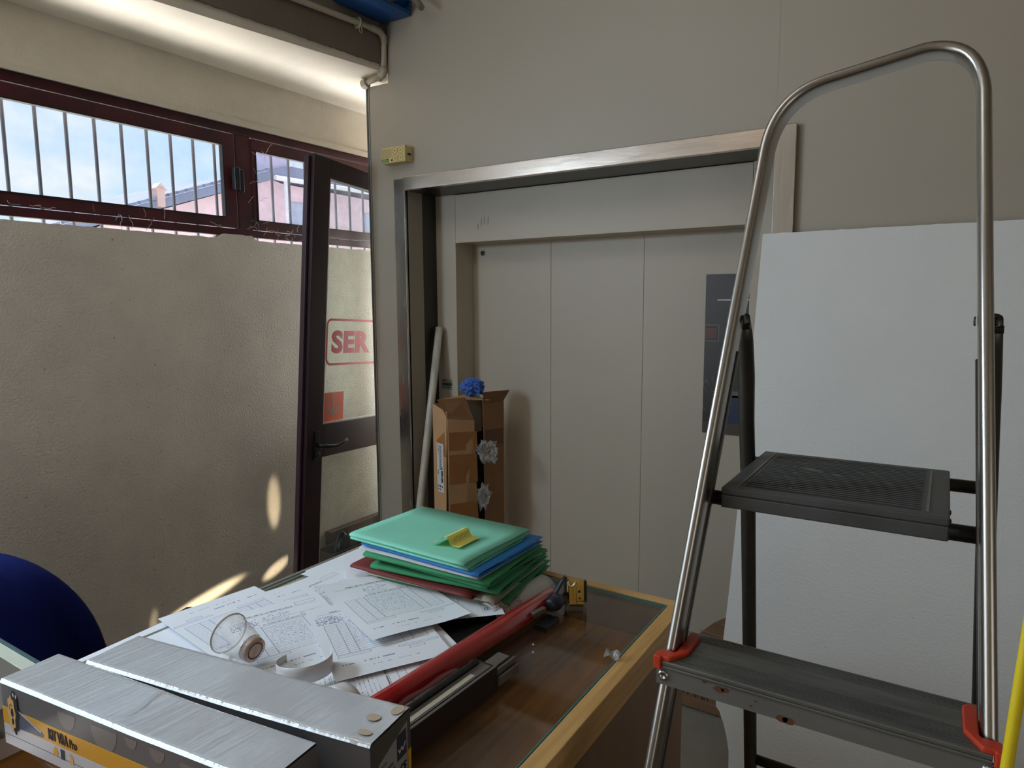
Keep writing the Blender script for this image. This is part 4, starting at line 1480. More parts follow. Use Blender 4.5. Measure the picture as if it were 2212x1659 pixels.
LC = .334
bm = BM(); cbox(bm, 0, LC, 0, .006, 0, .045); cbox(bm, 0, LC, .0085, .042, 0, .044); cbox(bm, 0, LC, .006, .0085, 0, .036); cbox(bm, LC - .004, LC, .0059, .0086, .036, .0445)
obj('housing', bm, m_darkbox, dc, bevel=0.0008)
bm = BM(); cbox(bm, 0.0, LC - .006, .0088, .030, .044, .0446)
obj('top_face', bm, m_greyprof, dc)
bm = BM(); cbox(bm, .0, LC - .045, .0125, .0215, .0446, .0452)
obj('label_strip', bm, m_beige, dc)
bm = BM(); cbox(bm, 0, LC, .0003, .0055, .045, .0455)
obj('lip', bm, m_greyprof, dc)
bm = BM(); tube(bm, [cc(0.0, .036, .048), cc(.1, .035, .048), cc(.2, .036, .048), cc(LC - .012, .035, .048)], .0052, n=10)
obj('rubber_cord', bm, mat('dark_rubber', (40, 40, 38), rough=0.7, var=.3, vscale=60, bump=.5, bscale=120), dc, smooth=True)
bm = BM()
cbox(bm, LC - .02, LC + .052, .012, .036, .010, .036); cbox(bm, LC + .0, LC + .060, .004, .008, .008, .034); cbox(bm, LC + .0, LC + .056, .0085, .0115, .012, .030); cbox(bm, LC, LC + .058, -.004, .001, .010, .024)
obj('sliding_profile', bm, m_greyprof, dc, bevel=0.0006)

# ------------------------------------------------------------------ brass lock with dark handle
lk = thing('lock_mechanism', 'brass coloured lock case with a dark lever handle near the counter corner', 'lock', (-.655, 1.21, CZ))
LA = R(62)


def lkM(c, rz, rx=0, ry=0):
    return Matrix.Rotation(rz, 3, 'Z') @ Matrix.Rotation(rx, 3, 'X') @ Matrix.Rotation(ry, 3, 'Y')


Mk = lkM(None, R(30), R(-14))
kc = Vector((-.640, 1.255, CZ + .030))


def kp(x, y, z):
    return kc + Mk @ Vector((x, y, z))


bm = BM(); bx(bm, kp(0, 0, 0), (.034, .026, .050), Mk)
obj('lock_case', bm, m_brass, lk, bevel=0.002)
bm = BM(); bx(bm, kp(.006, -.0145, -.006), (.012, .004, .034), Mk); bx(bm, kp(-.011, -.0138, -.004), (.009, .002, .040), Mk)
obj('raised_rib', bm, m_brass, lk, bevel=0.001)
bm = BM()
us = []
for i in range(15):
    t = -.2 + i / 14 * (math.pi + .4)
    us.append(kp(-.010 + .0075 * math.cos(math.pi + t), -.0148, .022 - .008 * math.sin(t)))
tube(bm, us, .0028, .0022, n=8)
bx(bm, kp(-.0185, -.0135, .012), (.003, .003, .018), Mk)
obj('hook_plate', bm, m_brass_l, lk)
bm = BM()
for (x, z, r0) in ((.006, .004, .0032), (.007, -.010, .0024)):
    lathe(bm, kp(x, -.0166, z), Mk @ Vector((0, -1, 0)), [(0, r0), (.0012, r0 * .8), (.0012, 0)], 10)
bx(bm, kp(.010, -.0168, -.016), (.016, .001, .0015), Mk)
obj('pin', bm, m_blackpl, lk)
bm = BM(); bx(bm, kp(-.0215, .002, .0), (.006, .030, .054), Mk); bx(bm, kp(.0, .004, -.026), (.030, .022, .006), Mk); bx(bm, kp(.0205, .004, .002), (.005, .02, .044), Mk)
obj('backing_plate', bm, m_blackpl, lk, bevel=0.0015)
# lever: knob, boot and square spindle pointing to the front left
h0 = kp(-.022, -.006, -.006)
ha = Vector((-.654, 1.186, CZ + .031)); hb = Vector((-.655, 1.160, CZ + .031)); hc = Vector((-.6655, 1.106, CZ + .0295))
bm = BM(); tube(bm, [h0, h0.lerp(ha, .5) + Vector((0, 0, -.004)), ha], .012, n=14, scale=[.7, 1.0, 1.25])
obj('handle_neck', bm, m_darkblue, lk, smooth=True)
bm = BM(); lathe(bm, ha, hb - ha, [(-.012, .008), (-.008, .017), (0, .0185), (.004, .0175), (.006, .0145), (.010, .0150), (.012, .0135), (.020, .0125), (.022, .010), (.022, 0)], 18)
obj('boot', bm, m_darkblue, lk, smooth=True)
bm = BM()
dsp = (hc - hb).normalized(); sa, sb = frame_of(dsp)
Msp = Matrix((sa, sb, dsp)).transposed()
bx(bm, hb.lerp(hc, .55), (.010, .009, .036), Msp)
obj('spindle', bm, mat('bright_steel', (150, 146, 138), rough=0.28, metal=0.9), lk, bevel=0.001)
bm = BM(); tube(bm, [ha + Vector((-.004, .004, .008)), ha + Vector((-.004, .018, .020)), ha + Vector((-.001, .034, .034)), ha + Vector((.004, .042, .040))], .0055, .004, n=8)
obj('thumb_lever', bm, m_darkblue, lk, smooth=True)
bm = BM(); b2(bm, (-.662, 1.112, CZ + .0005), (-.632, 1.165, CZ + .012))
obj('foot_plate', bm, m_blackpl, lk, bevel=0.001)

# clear plastic scrap on the glass edge
bm = BM(); grid(bm, lambda u, v: Vector((-.497 + .030 * u, 1.086 + .016 * v, CZ + .0015 + .007 * math.sin(u * 4 + v * 2) ** 2 + .006 * v)), 8, 5)
tag(obj('plastic_scrap', bm, m_clear, None, solid=.0004), 'small clear plastic scrap lying at the counter glass edge', 'scrap')

# ------------------------------------------------------------------ silver boxes
def carton(name, label, FL, ang, L, W, H, near):
    a = R(ang)
    vl = Vector((math.cos(a), math.sin(a), 0)); vw = Vector((-math.sin(a), math.cos(a), 0))
    o0 = Vector((FL[0], FL[1], CZ))

    def P(s, t, z):
        return o0 + vl * s + vw * t + Vector((0, 0, z))
    root = thing(name, label, 'box', P(L / 2, W / 2, 0), 'silver foil topped boxes on the counter')

    def pb(bm, s0, s1, t0, t1, z0, z1):
        vs = [bm.verts.new(P(s, t, z)) for s in (s0, s1) for t in (t0, t1) for z in (z0, z1)]
        for f in ((0, 1, 3, 2), (4, 6, 7, 5), (0, 4, 5, 1), (2, 3, 7, 6), (0, 2, 6, 4), (1, 5, 7, 3)):
            bm.faces.new([vs[i] for i in f])

    def tilt(u, v):
        """the foil card is creased near the middle and its right half stands a little askew"""
        k = min(1, max(0, (u - .44) / .16)); k = k * k * (3 - 2 * k)
        return (.022 + .012 * k) * (.5 - v) * W + k * (u - .70) * L * .012
    bm = BM()
    nseg = 24
    rows = []
    for i in range(nseg + 1):
        u = i / nseg
        rows.append([bm.verts.new(P(u * L, t, z)) for t, z in ((0, .0012), (0, H - .0035 + tilt(u, 0)), (W, H - .0035 + tilt(u, 1)), (W, .0012))])
    for i in range(nseg):
        for j in range(4):
            q = (j + 1) % 4
            bm.faces.new((rows[i][j], rows[i + 1][j], rows[i + 1][q], rows[i][q]))
    bm.faces.new(rows[0]); bm.faces.new(rows[-1][::-1])
    body = obj('carton_body', bm, m_boxside, root)
    # foil lid: slightly wavy skin with rounded long edges
    bm = BM()

    def lid(u, v):
        s = L * u
        if v < .12:
            k = v / .12
            t = -.0012 + k * .0040; z = -.0042 + .0048 * math.sin(k * math.pi / 2)
        elif v > .88:
            k = (1 - v) / .12
            t = W + .0012 - k * .0040; z = -.0042 + .0048 * math.sin(k * math.pi / 2)
        else:
            t = .0028 + (v - .12) / .76 * (W - .0056); z = .0006
        z += .0005 * mnoise.noise(Vector((s * 9, t * 14, 3 + ang))) - .0003 * math.sin(math.pi * v) * math.sin(math.pi * u)
        z += .0003 * mnoise.noise(Vector((s * 60, t * 12, 1)))
        z += tilt(u, t / W)
        return P(s - .0008 + .0016 * u, t, H + z)
    grid(bm, lid, 90, 25)
    obj('foil_lid', bm, m_foil, root, smooth=True)
    return root, P, pb


b1, P1, pb1 = carton('silver_box', 'front silver box with yellow band and KIT VRA print on its side', (-1.149, .391), 6.9, .524, .0865, .1, True)
bm = BM()


def tape(u, v):
    return P1(.245 + .021 * u + .006 * math.sin(v * 5), .003 + v * .081, .1006 + .0012 * math.sin(math.pi * u) - .003 * u + .001 * (.5 - v))


grid(bm, tape, 4, 10)
obj('foil_tape', bm, mat('bright_foil_tape', (222, 226, 230), rough=0.22, metal=0.9), b1, smooth=True)
# printed side
bm = BM(); pb1(bm, .0, .524, -.0008, -.0001, .0345, .060)
obj('yellow_band', bm, m_boxyel, b1)
bm = BM(); pb1(bm, .0, .524, -.0008, -.0001, .002, .0345)
obj('white_band', bm, m_boxwht, b1)
bm = BM(); pb1(bm, .0, .524, -.0010, -.0008, .0175, .0181)
obj('thin_line', bm, m_boxnavy, b1)


def fp(y0):
    return lambda p: P1(p[0], y0, p[1])


def flat(name, poly, m, d0, d1):
    bm = BM(); prism(bm, poly, fp(-d0), fp(-d1))
    return obj(name, bm, m, b1)


def fside(x, y, z):
    return P1(x, -.0008 - z, y)


gear = []
for i in range(48):
    t = 2 * math.pi * i / 48
    r = 1 + .09 * math.cos(8 * t)
    gear.append((t, r))
flat('printed_cone', [(.030, .062), (.038, .064), (.094, .045), (.098, .042), (.097, .037), (.036, .034), (.026, .030)], m_boxblue, .0008, .0011)
flat('printed_cone_top', [(.034, .0635), (.038, .064), (.094, .045), (.092, .043)], m_boxwht, .0011, .0013)
flat('printed_knob', [(.030 + .0165 * r * math.cos(t) * .72, .057 + .032 * r * math.sin(t)) for t, r in gear], m_ink, .0011, .0014)
flat('printed_gear', [(.024 + .0115 * r * math.cos(t) * .8, .055 + .0265 * r * math.sin(t)) for t, r in gear], m_boxtan, .0014, .0017)
flat('printed_hole', [(.026 + .0032 * math.cos(t), .0565 + .0068 * math.sin(t)) for t, r in gear[::4]], m_ink, .0017, .0019)
flat('printed_hole', [(.026 + .0026 * math.cos(t), .043 + .0055 * math.sin(t)) for t, r in gear[::4]], m_ink, .0017, .0019)
flat('printed_arc', [(.019, .060), (.020, .067), (.024, .0705), (.0275, .068), (.0275, .066), (.024, .068), (.0215, .066), (.0205, .060)], m_boxbrown, .0017, .0019)
for (x, w, z, h) in ((.030, .0035, .083, .005), (.0365, .003, .0815, .005)):
    flat('printed_stud', [(x, z), (x + w, z), (x + w, z + h), (x, z + h)], m_boxwht, .0014, .0016)
for (x, z, rr) in ((.155, .092, .022), (.235, .092, .030), (.29, .094, .013), (.34, .093, .016), (.40, .09, .02)):
    poly = [(x + rr * math.cos(math.pi + math.pi * i / 14) * .9, min(.0905, z - .003 + rr * math.sin(math.pi + math.pi * i / 14) * 1.1)) for i in range(15)]
    flat('printed_disc', poly, m_boxicon, .0002, .0004)
text('lettering', 'KIT VRA', 0.0215, lambda x, y, z: fside(.1105 + x, .0405 + y, z), m_ink, b1, bold=.0007, sx=.56)
text('lettering', 'Pro', 0.0185, lambda x, y, z: fside(.158 + x, .0400 + y, z), m_ink, b1, bold=.0001, sx=.62)
flat('printed_icon', [(.1245 + .0055 * math.cos(t), .024 + .0072 * math.sin(t)) for t, r in gear[::3]], m_boxyel, .0008, .0011)
flat('printed_icon', [(.136, .0165), (.145, .0165), (.145, .0315), (.136, .0315)], m_boxnavy, .0010, .0012)
flat('printed_icon', [(.155, .015), (.164, .015), (.164, .026), (.161, .026), (.161, .030), (.156, .030), (.156, .026), (.158, .024)], m_boxtan, .0010, .0012)

b2_, P2, pb2 = carton('silver_box', 'rear silver box with a white CE label on its dark end', (-1.095, .485), 9.1, .526, .0935, .1, False)
L2 = .526
bm = BM(); pb2(bm, L2 + .0001, L2 + .0007, .001, .0925, .004, .0985)
obj('end_face', bm, m_boxend, b2_)


def fe(x, y, z):
    """x to the right across the end face, y up"""
    return P2(L2 + .0007 + z, .0 + x, y)


bm = BM(); prism(bm, [(.016, .008), (.084, .008), (.084, .086), (.016, .064)], lambda p: fe(p[0], p[1], 0), lambda p: fe(p[0], p[1], .0003))
lab = obj('end_label', bm, mat('grey_white_label', (150, 150, 150), rough=.5), b2_)
bm = BM(); prism(bm, [(.058, .042), (.081, .042), (.081, .078), (.058, .078)], lambda p: fe(p[0], p[1], .0003), lambda p: fe(p[0], p[1], .0006))
obj('emblem', bm, m_boxnavy, lab)
bm = BM()
wpts = [(.061, .058), (.064, .0515), (.069, .058), (.072, .0515), (.078, .0605)]
for i in range(4):
    a, b = Vector(wpts[i]), Vector(wpts[i + 1]); t = (b - a).normalized(); q = Vector((-t.y, t.x)) * .0009
    prism(bm, [tuple(a + q), tuple(b + q), tuple(b - q), tuple(a - q)], lambda p: fe(p[0], p[1], .0006), lambda p: fe(p[0], p[1], .0009))
obj('emblem_mark', bm, m_boxwht, lab)
text('lettering', 'C€'.replace('€', 'E'), 0.021, lambda x, y, z: fe(.064 + x, .018 + y, .0004 + z), m_ink, lab, bold=.0003, sx=.62)
bm = BM()
for (x0, x1, y, h) in ((.019, .038, .056, .003), (.022, .052, .045, .0045), (.022, .056, .037, .0045), (.020, .05, .012, .018)):
    n_ = int((x1 - x0) / .004)
    for k in range(n_):
        xx = x0 + k * .004
        prism(bm, [(xx, y), (xx + .0028, y), (xx + .0028, y + h), (xx, y + h)], lambda p: fe(p[0], p[1], .0003), lambda p: fe(p[0], p[1], .0005))
obj('label_print', bm, m_boxend, lab, kind='stuff')
bm = BM(); prism(bm, [(.0855, .012), (.0925, .012), (.0925, .042), (.0855, .042)], lambda p: fe(p[0], p[1], 0), lambda p: fe(p[0], p[1], .0003))
obj('orange_patch', bm, m_boxyel, b2_)
# worn patches on the lid
bm = BM()
for (s, t, rs, rt, sd) in ((.497, .05, .010, .008, 1), (.517, .078, .008, .012, 2), (.506, .018, .010, .006, 3)):
    prism(bm, [(s + rs * math.cos(a) * (1 + .4 * mnoise.noise(Vector((math.cos(a) * 2, math.sin(a) * 2, sd)))), t + rt * math.sin(a)) for a in [2 * math.pi * i / 16 for i in range(16)]],
          lambda p: P2(p[0], p[1], .1016 + .0019 + .034 * (.5 - p[1] / .0935) * .0935), lambda p: P2(p[0], p[1], .1020 + .0019 + .034 * (.5 - p[1] / .0935) * .0935))
obj('worn_patch', bm, mat('bare_card_wear', (196, 176, 152), rough=.8), b2_)

# ------------------------------------------------------------------ plastic cup on its side
cu = thing('plastic_cup', 'clear ribbed plastic cup with coffee dregs lying behind the rear silver box', 'cup', (-1.02, .71, CZ + .025))
base = Vector((-.988, .708, CZ + .047)); ax = Vector((-.985, .0, .17)).normalized()
prof = [(0, .0001), (0, .0215)]
for i in range(26):
    t = i / 25
    prof.append((.002 + .066 * t, .0218 + .0125 * t + (.0005 if i % 2 and .12 < t < .85 else 0)))
prof += [(.072, .0352), (.0735, .0372), (.0755, .0372), (.0760, .0355), (.0735, .0350)]
bm = BM(); lathe(bm, base, ax, prof, 40)
obj('cup_wall', bm, m_cup, cu, smooth=True)
bm = BM(); lathe(bm, base, ax, [(.0725, .0352), (.0735, .0374), (.0755, .0374), (.0762, .0355)], 40)
obj('rim', bm, mat('cup_rim', (214, 206, 190), rough=.3), cu, smooth=True)
bm = BM(); lathe(bm, base, ax, [(.0006, 0), (.0006, .0205), (.004, .0212), (.010, .0222), (.011, .0150), (.0075, 0)], 30)
obj('coffee', bm, m_cof_l, cu, smooth=True)
bm = BM(); lathe(bm, base, ax, [(.0012, .02145), (.0030, .0219), (.0036, .0219)], 30); lathe(bm, base, ax, [(.0095, .0230), (.0125, .0236)], 30); lathe(bm, base, ax, [(-.0006, .013), (-.0006, .0155)], 30)
obj('coffee_ring', bm, m_coffee, cu, smooth=True)

# ------------------------------------------------------------------ curls of white tape
bm = BM()
tc0 = Vector((-.905, .745, CZ + .010))


def loop(u, v):
    t = -2.9 + u * 4.4
    x = .058 * math.cos(t); y = .040 * math.sin(t)
    return tc0 + Vector((x * .85 + y * .45, -x * .25 + y, .0 + .030 * v + .012 * math.sin(t * .8 + 1.2)))


grid(bm, loop, 40, 2)
tag(obj('tape_curl', bm, m_strap, None, smooth=True, solid=.0004), 'large loop of white plastic tape behind the rear silver box', 'tape')
bm = BM()
tc1 = Vector((-.795, .722, CZ + .006))
grid(bm, lambda u, v: tc1 + Vector((.032 * math.cos(math.pi * u * 1.1) + .010 * v, -.012 + .024 * v + .004 * u, .030 * math.sin(math.pi * u * 1.05) + .0)), 20, 3)
tag(obj('tape_curl', bm, m_strap, None, smooth=True, solid=.0004), 'small hump of white plastic tape near the red tube end', 'tape')

# ------------------------------------------------------------------ stepladder
ld = thing('stepladder', 'aluminium stepladder with grey platform standing in the right foreground', 'ladder', (-.11, 1.0, 0))
KY = .30


def ry(z):
    return .835 + KY * (z - 1.125)


def rxl(z):
    return -.277 + .074 * (z - 1.125)


def rxr(z):
    return .0620 - .0587 * (z - 1.125)


rw_, rd_ = .0080, .0250
zt = 1.872
pts = [Vector((rxl(z), ry(z), z)) for z in (.04, .4, .8, 1.125, 1.4, 1.6, 1.74, 1.775)]
A0 = Vector((rxl(1.775), ry(1.775), 1.775)); B0 = Vector((rxr(1.80), ry(1.80), 1.80))
# bends
n_b = 12
tl = Vector((-.205, ry(1.862), 1.860)); tr = Vector((-.005, ry(1.885), 1.883))
CL = Vector((rxl(1.855), ry(1.855), 1.852)); CR = Vector((.0215, ry(1.88), 1.888))
TL = Vector((-.158, ry(1.868), 1.866)); TR = Vector((-.045, ry(1.885), 1.886))
hoop = []
for i in range(1, n_b + 1):
    t = i / n_b
    hoop.append((1 - t) ** 2 * A0 + 2 * t * (1 - t) * CL + t * t * TL)
for t in (.33, .66):
    hoop.append(TL.lerp(TR, t))
for i in range(n_b + 1):
    t = i / n_b
    hoop.append((1 - t) ** 2 * TR + 2 * t * (1 - t) * CR + t * t * B0)
rp_ = [Vector((rxr(z), ry(z), z)) for z in (1.74, 1.6, 1.4, 1.125, .8, .4, .04)]
path = pts + hoop + rp_
bm = BM()
nrm = Vector((0, -1, KY)).normalized()      # out of the rail plane


def prof_ring():
    """rounded bar section"""
    out = []
    for k in range(20):
        a = 2 * math.pi * k / 20
        c, s = math.cos(a), math.sin(a)
        out.append((math.copysign(abs(c) ** .6, c) * rw_, math.copysign(abs(s) ** .75, s) * rd_))
    return out


pr_ = prof_ring()
rings = []
for i, p in enumerate(path):
    t = (path[min(i + 1, len(path) - 1)] - path[max(i - 1, 0)]).normalized()
    b = Vector((0, 1, KY)).normalized()
    b = Vector((0, 1, 0)); b = (b - t * b.dot(t)).normalized()
    a = t.cross(b).normalized()
    rings.append([bm.verts.new(p + a * x + b * y) for x, y in pr_])
for q in range(len(rings) - 1):
    for k in range(20):
        bm.faces.new((rings[q][k], rings[q][(k + 1) % 20], rings[q + 1][(k + 1) % 20], rings[q + 1][k]))
bm.faces.new(rings[0][::-1]); bm.faces.new(rings[-1])
obj('front_frame', bm, m_alu, ld, smooth=True)
# rubber feet
for fx in (rxl(.02), rxr(.02)):
    bm = BM(); bx(bm, (fx, ry(.02) , .024), (.028, .042, .048)); obj('foot', bm, m_blackpl, ld, bevel=0.004)
# flanges along the inner side of the left rail
for f_, s_ in ((rxl, 1), (rxr, -1)):
    bm = BM()
    tube(bm, [Vector((f_(z) + s_ * .0080, ry(z) + .010, z)) for z in (.06, .6, 1.125, 1.5)], .0022, .0075, n=8, side=(1, 0, 0))
    obj('inner_web', bm, m_alud, ld, smooth=True)
# rear legs
for nm, sx in (('left', -1), ('right', 1)):
    bm = BM()
    if sx < 0:
        lp = [(-.2440, .985, 1.548), (-.2455, 1.012, 1.515), (-.2490, 1.042, 1.46), (-.2535, 1.072, 1.39), (-.2575, 1.110, 1.30), (-.2640, 1.19, 1.0), (-.2760, 1.30, .655), (-.300, 1.49, .03)]
    else:
        lp = [(.0445, .985, 1.548), (.0465, 1.012, 1.515), (.0500, 1.042, 1.46), (.0545, 1.072, 1.39), (.0600, 1.110, 1.30), (.0755, 1.19, 1.0), (.0925, 1.30, .655), (.115, 1.49, .03)]
    tube(bm, lp, .0120, .0105, n=14, side=(1, 0, 0), scale=[.9, 1, 1.05, 1, 1, 1, 1, 1])
    lg = obj('rear_leg', bm, m_alud, ld, smooth=True)
    bm = BM(); bx(bm, (lp[-1][0], lp[-1][1], .02), (.026, .032, .04)); obj('foot', bm, m_blackpl, lg, bevel=0.004)
    bm = BM(); cyl(bm, (lp[0][0] - .012, .985, 1.535), (lp[0][0] + .012, .985, 1.535), .0048, n=12)
    obj('hinge_pin', bm, m_rod, lg)
for z, y in ((.68, 1.295), (.28, 1.415)):
    bm = BM(); tube(bm, [(-.276, y, z), (.092, y, z)], .008, .010, n=12)
    obj('rear_crossbar', bm, m_rod, ld, smooth=True)
# platform
px0, px1, py0, py1, pz = -.2425, .0160, .900, 1.160, 1.323
bm = BM()
b2(bm, (px0, py0, pz - .010), (px1, py1, pz))
b2(bm, (px0, py0, pz - .028), (px1, py0 + .004, pz - .0101)); b2(bm, (px0, py1 - .004, pz - .028), (px1, py1, pz - .0101))
b2(bm, (px0, py0 + .0041, pz - .028), (px0 + .004, py1 - .0041, pz - .0101)); b2(bm, (px1 - .004, py0 + .0041, pz - .028), (px1, py1 - .0041, pz - .0101))
pf = obj('platform', bm, m_plat, ld, bevel=0.003)
bm = BM()
yy = py0 + .022
while yy < py1 - .02:
    b2(bm, (px0 + .026, yy, pz - .0002), (px1 - .030, yy + .0042, pz + .0013))
    yy += .0094
obj('anti_slip_rib', bm, m_plat, pf, kind='stuff')
bm = BM(); b2(bm, (px1 - .024, py0 + .016, pz - .0002), (px1 - .021, py1 - .016, pz + .0012)); b2(bm, (px0 + .0185, py0 + .012, pz - .0002), (px0 + .021, py1 - .012, pz + .0012))
obj('border_ridge', bm, mat('light_grey_ridge', (112, 114, 112), rough=.5), pf)
bm = BM()
rp = random.Random(21)
for k in range(26):
    x = rp.uniform(px0 + .05, px1 - .06); y = rp.uniform(py0 + .03, py1 - .03); w = rp.uniform(.002, .03) if k % 3 == 0 else rp.uniform(.001, .005)
    if k < 4:
        x = -.17 + rp.uniform(-.02, .02); y = 1.07 + rp.uniform(-.014, .014)
    b2(bm, (x, y, pz + .0010), (x + w, y + rp.uniform(.0008, .0022), pz + .00155))
obj('paint_spot', bm, mat('dried_paint', (138, 134, 126), rough=.7), pf, kind='stuff')
bm = BM(); cyl(bm, (rxl(1.30), .910, 1.305), (rxr(1.30), .910, 1.305), .0098, n=14)
obj('platform_rod', bm, m_rod, ld, smooth=True)
bm = BM(); cyl(bm, (-.262, 1.135, 1.308), (.050, 1.135, 1.308), .0092, n=14)
obj('platform_rod', bm, m_rod, ld, smooth=True)
for y in (.945, .985):
    bm = BM(); lathe(bm, (px1, y, pz - .016), (1, 0, 0), [(0, .0035), (.002, .003), (.0025, 0)], 10)
    obj('rivet', bm, m_rod, pf)


# treads with orange end caps
def tread(z, near):
    zf = z
    y0, y1 = ry(z) - .045, ry(z) + .052
    xl, xr = rxl(z), rxr(z)
    bm = BM()
    b2(bm, (xl - .003, y0, zf - .006), (xr + .002, y1, zf))
    b2(bm, (xl - .003, y0, zf - .0105), (xr + .002, y0 + .005, zf - .0059))
    t_ = obj('tread', bm, m_tread, ld, bevel=0.0015)
    bm = BM()
    n_ = 9
    yy = y0 + .007
    for k in range(n_):
        b2(bm, (xl + .004, yy + k * .0036, zf - .0002), (xr - .004, yy + k * .0036 + .0018, zf + .0008))
    for k in range(5):
        q = y1 - .022 + k * .004
        b2(bm, (xl + .012, q, zf - .0002), (xr - .012, q + .0018, zf + .0008))
    obj('tread_rib', bm, m_tread, t_, kind='stuff')
    bm = BM(); b2(bm, (xl - .010, y0 + .003, zf - .033), (xr + .008, y0 + .006, zf - .0106))
    obj('front_plate', bm, m_plate, t_)
    bm = BM(); b2(bm, (xl - .006, y1 - .006, zf - .030), (xr + .005, y1 - .003, zf - .0062))
    obj('rear_plate', bm, m_plate, t_)
    for xx in (xl - .001, xr + .0):
        bm = BM(); lathe(bm, (xx, y0 + .003, zf - .020), (0, -1, 0), [(0, .0072), (.002, .0068), (.003, .005), (.003, .0035), (.0015, .003), (.0015, 0)], 18)
        obj('rivet', bm, mat('shiny_rivet', (190, 190, 190), rough=.2, metal=.95), t_, smooth=True)
    for xx, s in ((xl, 1), (xr, -1)):
        bm = BM()
        yr = ry(z)
        # collar in front of, inside and behind the rail
        pl = [(-s * .0125, y0 + .0012), (s * .007, y0 + .0006), (s * .013, y0 + .010), (s * .023, yr - .018), (s * .0235, yr + .030), (s * .019, yr + .037), (s * .0088, yr + .037), (s * .0092, yr - .022), (s * .0072, yr - .0262), (-s * .0095, yr - .0262)]
        pl = [(xx + a, b) for a, b in pl]
        if s < 0:
            pl = pl[::-1]
        prism(bm, pl, lambda p: Vector((p[0], p[1], zf - .0005)), lambda p: Vector((p[0], p[1], zf + .0065)))
        b2(bm, (min(xx - s * .0128, xx - s * .003), y0 - .0026, zf - .0115), (max(xx - s * .0128, xx - s * .003), y0 + .010, zf + .0064))
        obj('end_cap', bm, m_cap, t_, bevel=0.0018)
    return t_


for k in range(5):
    tr_ = tread(1.118 - .225 * k, k == 0)
    if k == 0:
        bm = BM()
        zf = 1.118; y0 = ry(1.118) - .045
        rp = random.Random(8)
        for (x, z, r) in ((-.208, 1.1005, .0055), (-.201, 1.102, .004), (-.226, 1.1048, .002), (-.135, 1.0875, .006), (-.128, 1.0872, .006), (-.17, 1.092, .0015), (-.165, 1.099, .0012)):
            prism(bm, [(x + r * math.cos(a) * (1.2 + .6 * mnoise.noise(Vector((math.cos(a) * 3, math.sin(a) * 3, x * 50)))), z + .7 * r * math.sin(a)) for a in [2 * math.pi * i / 14 for i in range(14)]],
                  xz(y0 + .003), xz(y0 + .0025))
        obj('rust_stain', bm, mat('rust', (94, 56, 34), rough=.8), tr_)
for f_ in (rxl, rxr):
    for z in (1.545,):
        bm = BM(); lathe(bm, (f_(z) - .0095, ry(z) + .002, z), (-1, 0, 0), [(0, .006), (.002, .005), (.0025, 0)], 12); lathe(bm, (f_(z) + .0095, ry(z) + .002, z), (1, 0, 0), [(0, .006), (.002, .005), (.0025, 0)], 12)
        obj('hinge_rivet', bm, m_blackpl, ld)

# ------------------------------------------------------------------ yellow hose at the right edge
bm = BM()
hp = []
for i in range(24):
    t = i / 23
    z = .02 + 1.40 * t
    hp.append(Vector((.048 + .010 * ((t - .5) * 2) + .012 * max(0, t - .8) * 5 + .03 * (1 - t) ** 2, .612, z)))
for i in range(1, 12):
    a = math.pi * i / 11
    hp.append(hp[23] + Vector((.06 * (1 - math.cos(a)), .0, .05 * math.sin(a))))
for i in range(1, 10):
    hp.append(hp[34] + Vector((0.0, 0, -1.40 * i / 9)))
tube(bm, hp, .0043, n=12)
tag(obj('yellow_hose', bm, m_yel, None, smooth=True), 'yellow hose hanging in a loop at the right edge beside the stepladder', 'hose')

# ------------------------------------------------------------------ office chair behind the counter
ch = thing('office_chair', 'navy blue office chair with black armrests behind the counter at left', 'chair', (-1.93, .90, 0))
fa = R(17)
cF = Vector((-math.sin(fa), math.cos(fa), 0)); cR = Vector((math.cos(fa), math.sin(fa), 0))
co = Vector((-1.87, .66, 0))


def cq(x, y, z):
    return co + cR * x + cF * y + Vector((0, 0, z))


bm = BM()


def sup(a, n=2.5):
    c, s = math.cos(a), math.sin(a)
    return math.copysign(abs(c) ** (2 / n), c), math.copysign(abs(s) ** (2 / n), s)


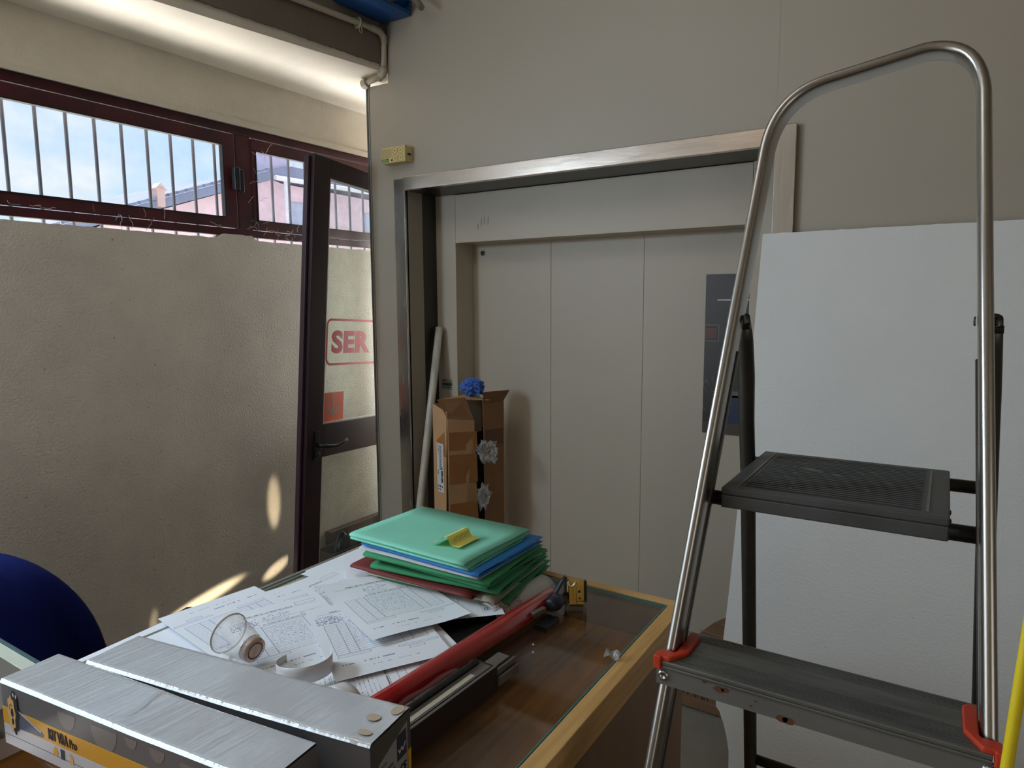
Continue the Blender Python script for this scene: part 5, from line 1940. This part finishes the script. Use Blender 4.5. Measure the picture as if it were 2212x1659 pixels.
rings = []
layers = [(-.030, .55), (-.033, .85), (-.026, .97), (-.008, 1.0), (.010, 1.0), (.026, .96), (.032, .80), (.030, .5)]
for (y, k) in layers:
    ring = []
    for i in range(48):
        a = 2 * math.pi * i / 48
        c, s = sup(a)
        x = .232 * c * k * (1 - .10 * (s if s > 0 else 0)); z = .745 + .262 * s * k
        ring.append(bm.verts.new(cq(x, y + .045 * (x / .23) ** 2 - .02 * ((z - .745) / .26) ** 2 - .12 * (z - .745), z)))
    rings.append(ring)
for q in range(len(rings) - 1):
    for i in range(48):
        bm.faces.new((rings[q][i], rings[q][(i + 1) % 48], rings[q + 1][(i + 1) % 48], rings[q + 1][i]))
bm.faces.new(rings[0][::-1]); bm.faces.new(rings[-1])
obj('backrest', bm, m_blue, ch, smooth=True)
bm = BM()
rings = []
for (z, k) in ((.43, .92), (.44, 1.0), (.47, 1.0), (.485, .95), (.49, .75)):
    ring = []
    for i in range(40):
        c, s = sup(2 * math.pi * i / 40, 3)
        ring.append(bm.verts.new(cq(.235 * c * k, .27 + .225 * s * k, z)))
    rings.append(ring)
for q in range(len(rings) - 1):
    for i in range(40):
        bm.faces.new((rings[q][i], rings[q][(i + 1) % 40], rings[q + 1][(i + 1) % 40], rings[q + 1][i]))
bm.faces.new(rings[0][::-1]); bm.faces.new(rings[-1])
obj('seat', bm, m_blue, ch, smooth=True)
bm = BM(); tube(bm, [cq(0, .25, .42), cq(0, .05, .42), cq(0, -.04, .46), cq(0, -.05, .60), cq(0, -.035, .72)], .03, .008, n=10, side=lambda i: cR)
obj('back_bracket', bm, m_blackpl, ch, smooth=True)
for s in (-1, 1):
    bm = BM()
    xo = .262
    pa_ = [cq(s * .20, .26, .425), cq(s * xo, .22, .44), cq(s * (xo + .012), .15, .56), cq(s * (xo + .012), .115, .655), cq(s * (xo + .01), .125, .700), cq(s * (xo + .008), .16, .722), cq(s * (xo + .006), .22, .734), cq(s * (xo + .004), .30, .732), cq(s * xo, .345, .712)]
    tube(bm, pa_, .022, .013, n=12, side=lambda i: cR, scale=[.7, .8, .9, 1, 1.05, 1.1, 1.15, 1.1, .7])
    obj('armrest', bm, m_blackpl, ch, smooth=True)
bm = BM(); cyl(bm, cq(0, .27, .10), cq(0, .27, .43), .028, .025, 16)
obj('gas_column', bm, m_blackpl, ch, smooth=True)
for k in range(5):
    a = 2 * math.pi * k / 5 + .3
    e_ = Vector((math.cos(a), math.sin(a), 0)) * .28
    bm = BM(); tube(bm, [cq(0, .27, .115), cq(0, .27, .10) + e_ * .5, cq(0, .27, .075) + e_], .02, .014, n=10, scale=[1.2, 1, .7])
    lg = obj('base_arm', bm, m_blackpl, ch, smooth=True)
    bm = BM(); cyl(bm, cq(0, .27, .028) + e_ + Vector((-math.sin(a), math.cos(a), 0)) * .02, cq(0, .27, .028) + e_ - Vector((-math.sin(a), math.cos(a), 0)) * .02, .027, n=16)
    cyl(bm, cq(0, .27, .03) + e_, cq(0, .27, .075) + e_, .008, n=8)
    obj('caster', bm, m_blackpl, lg)
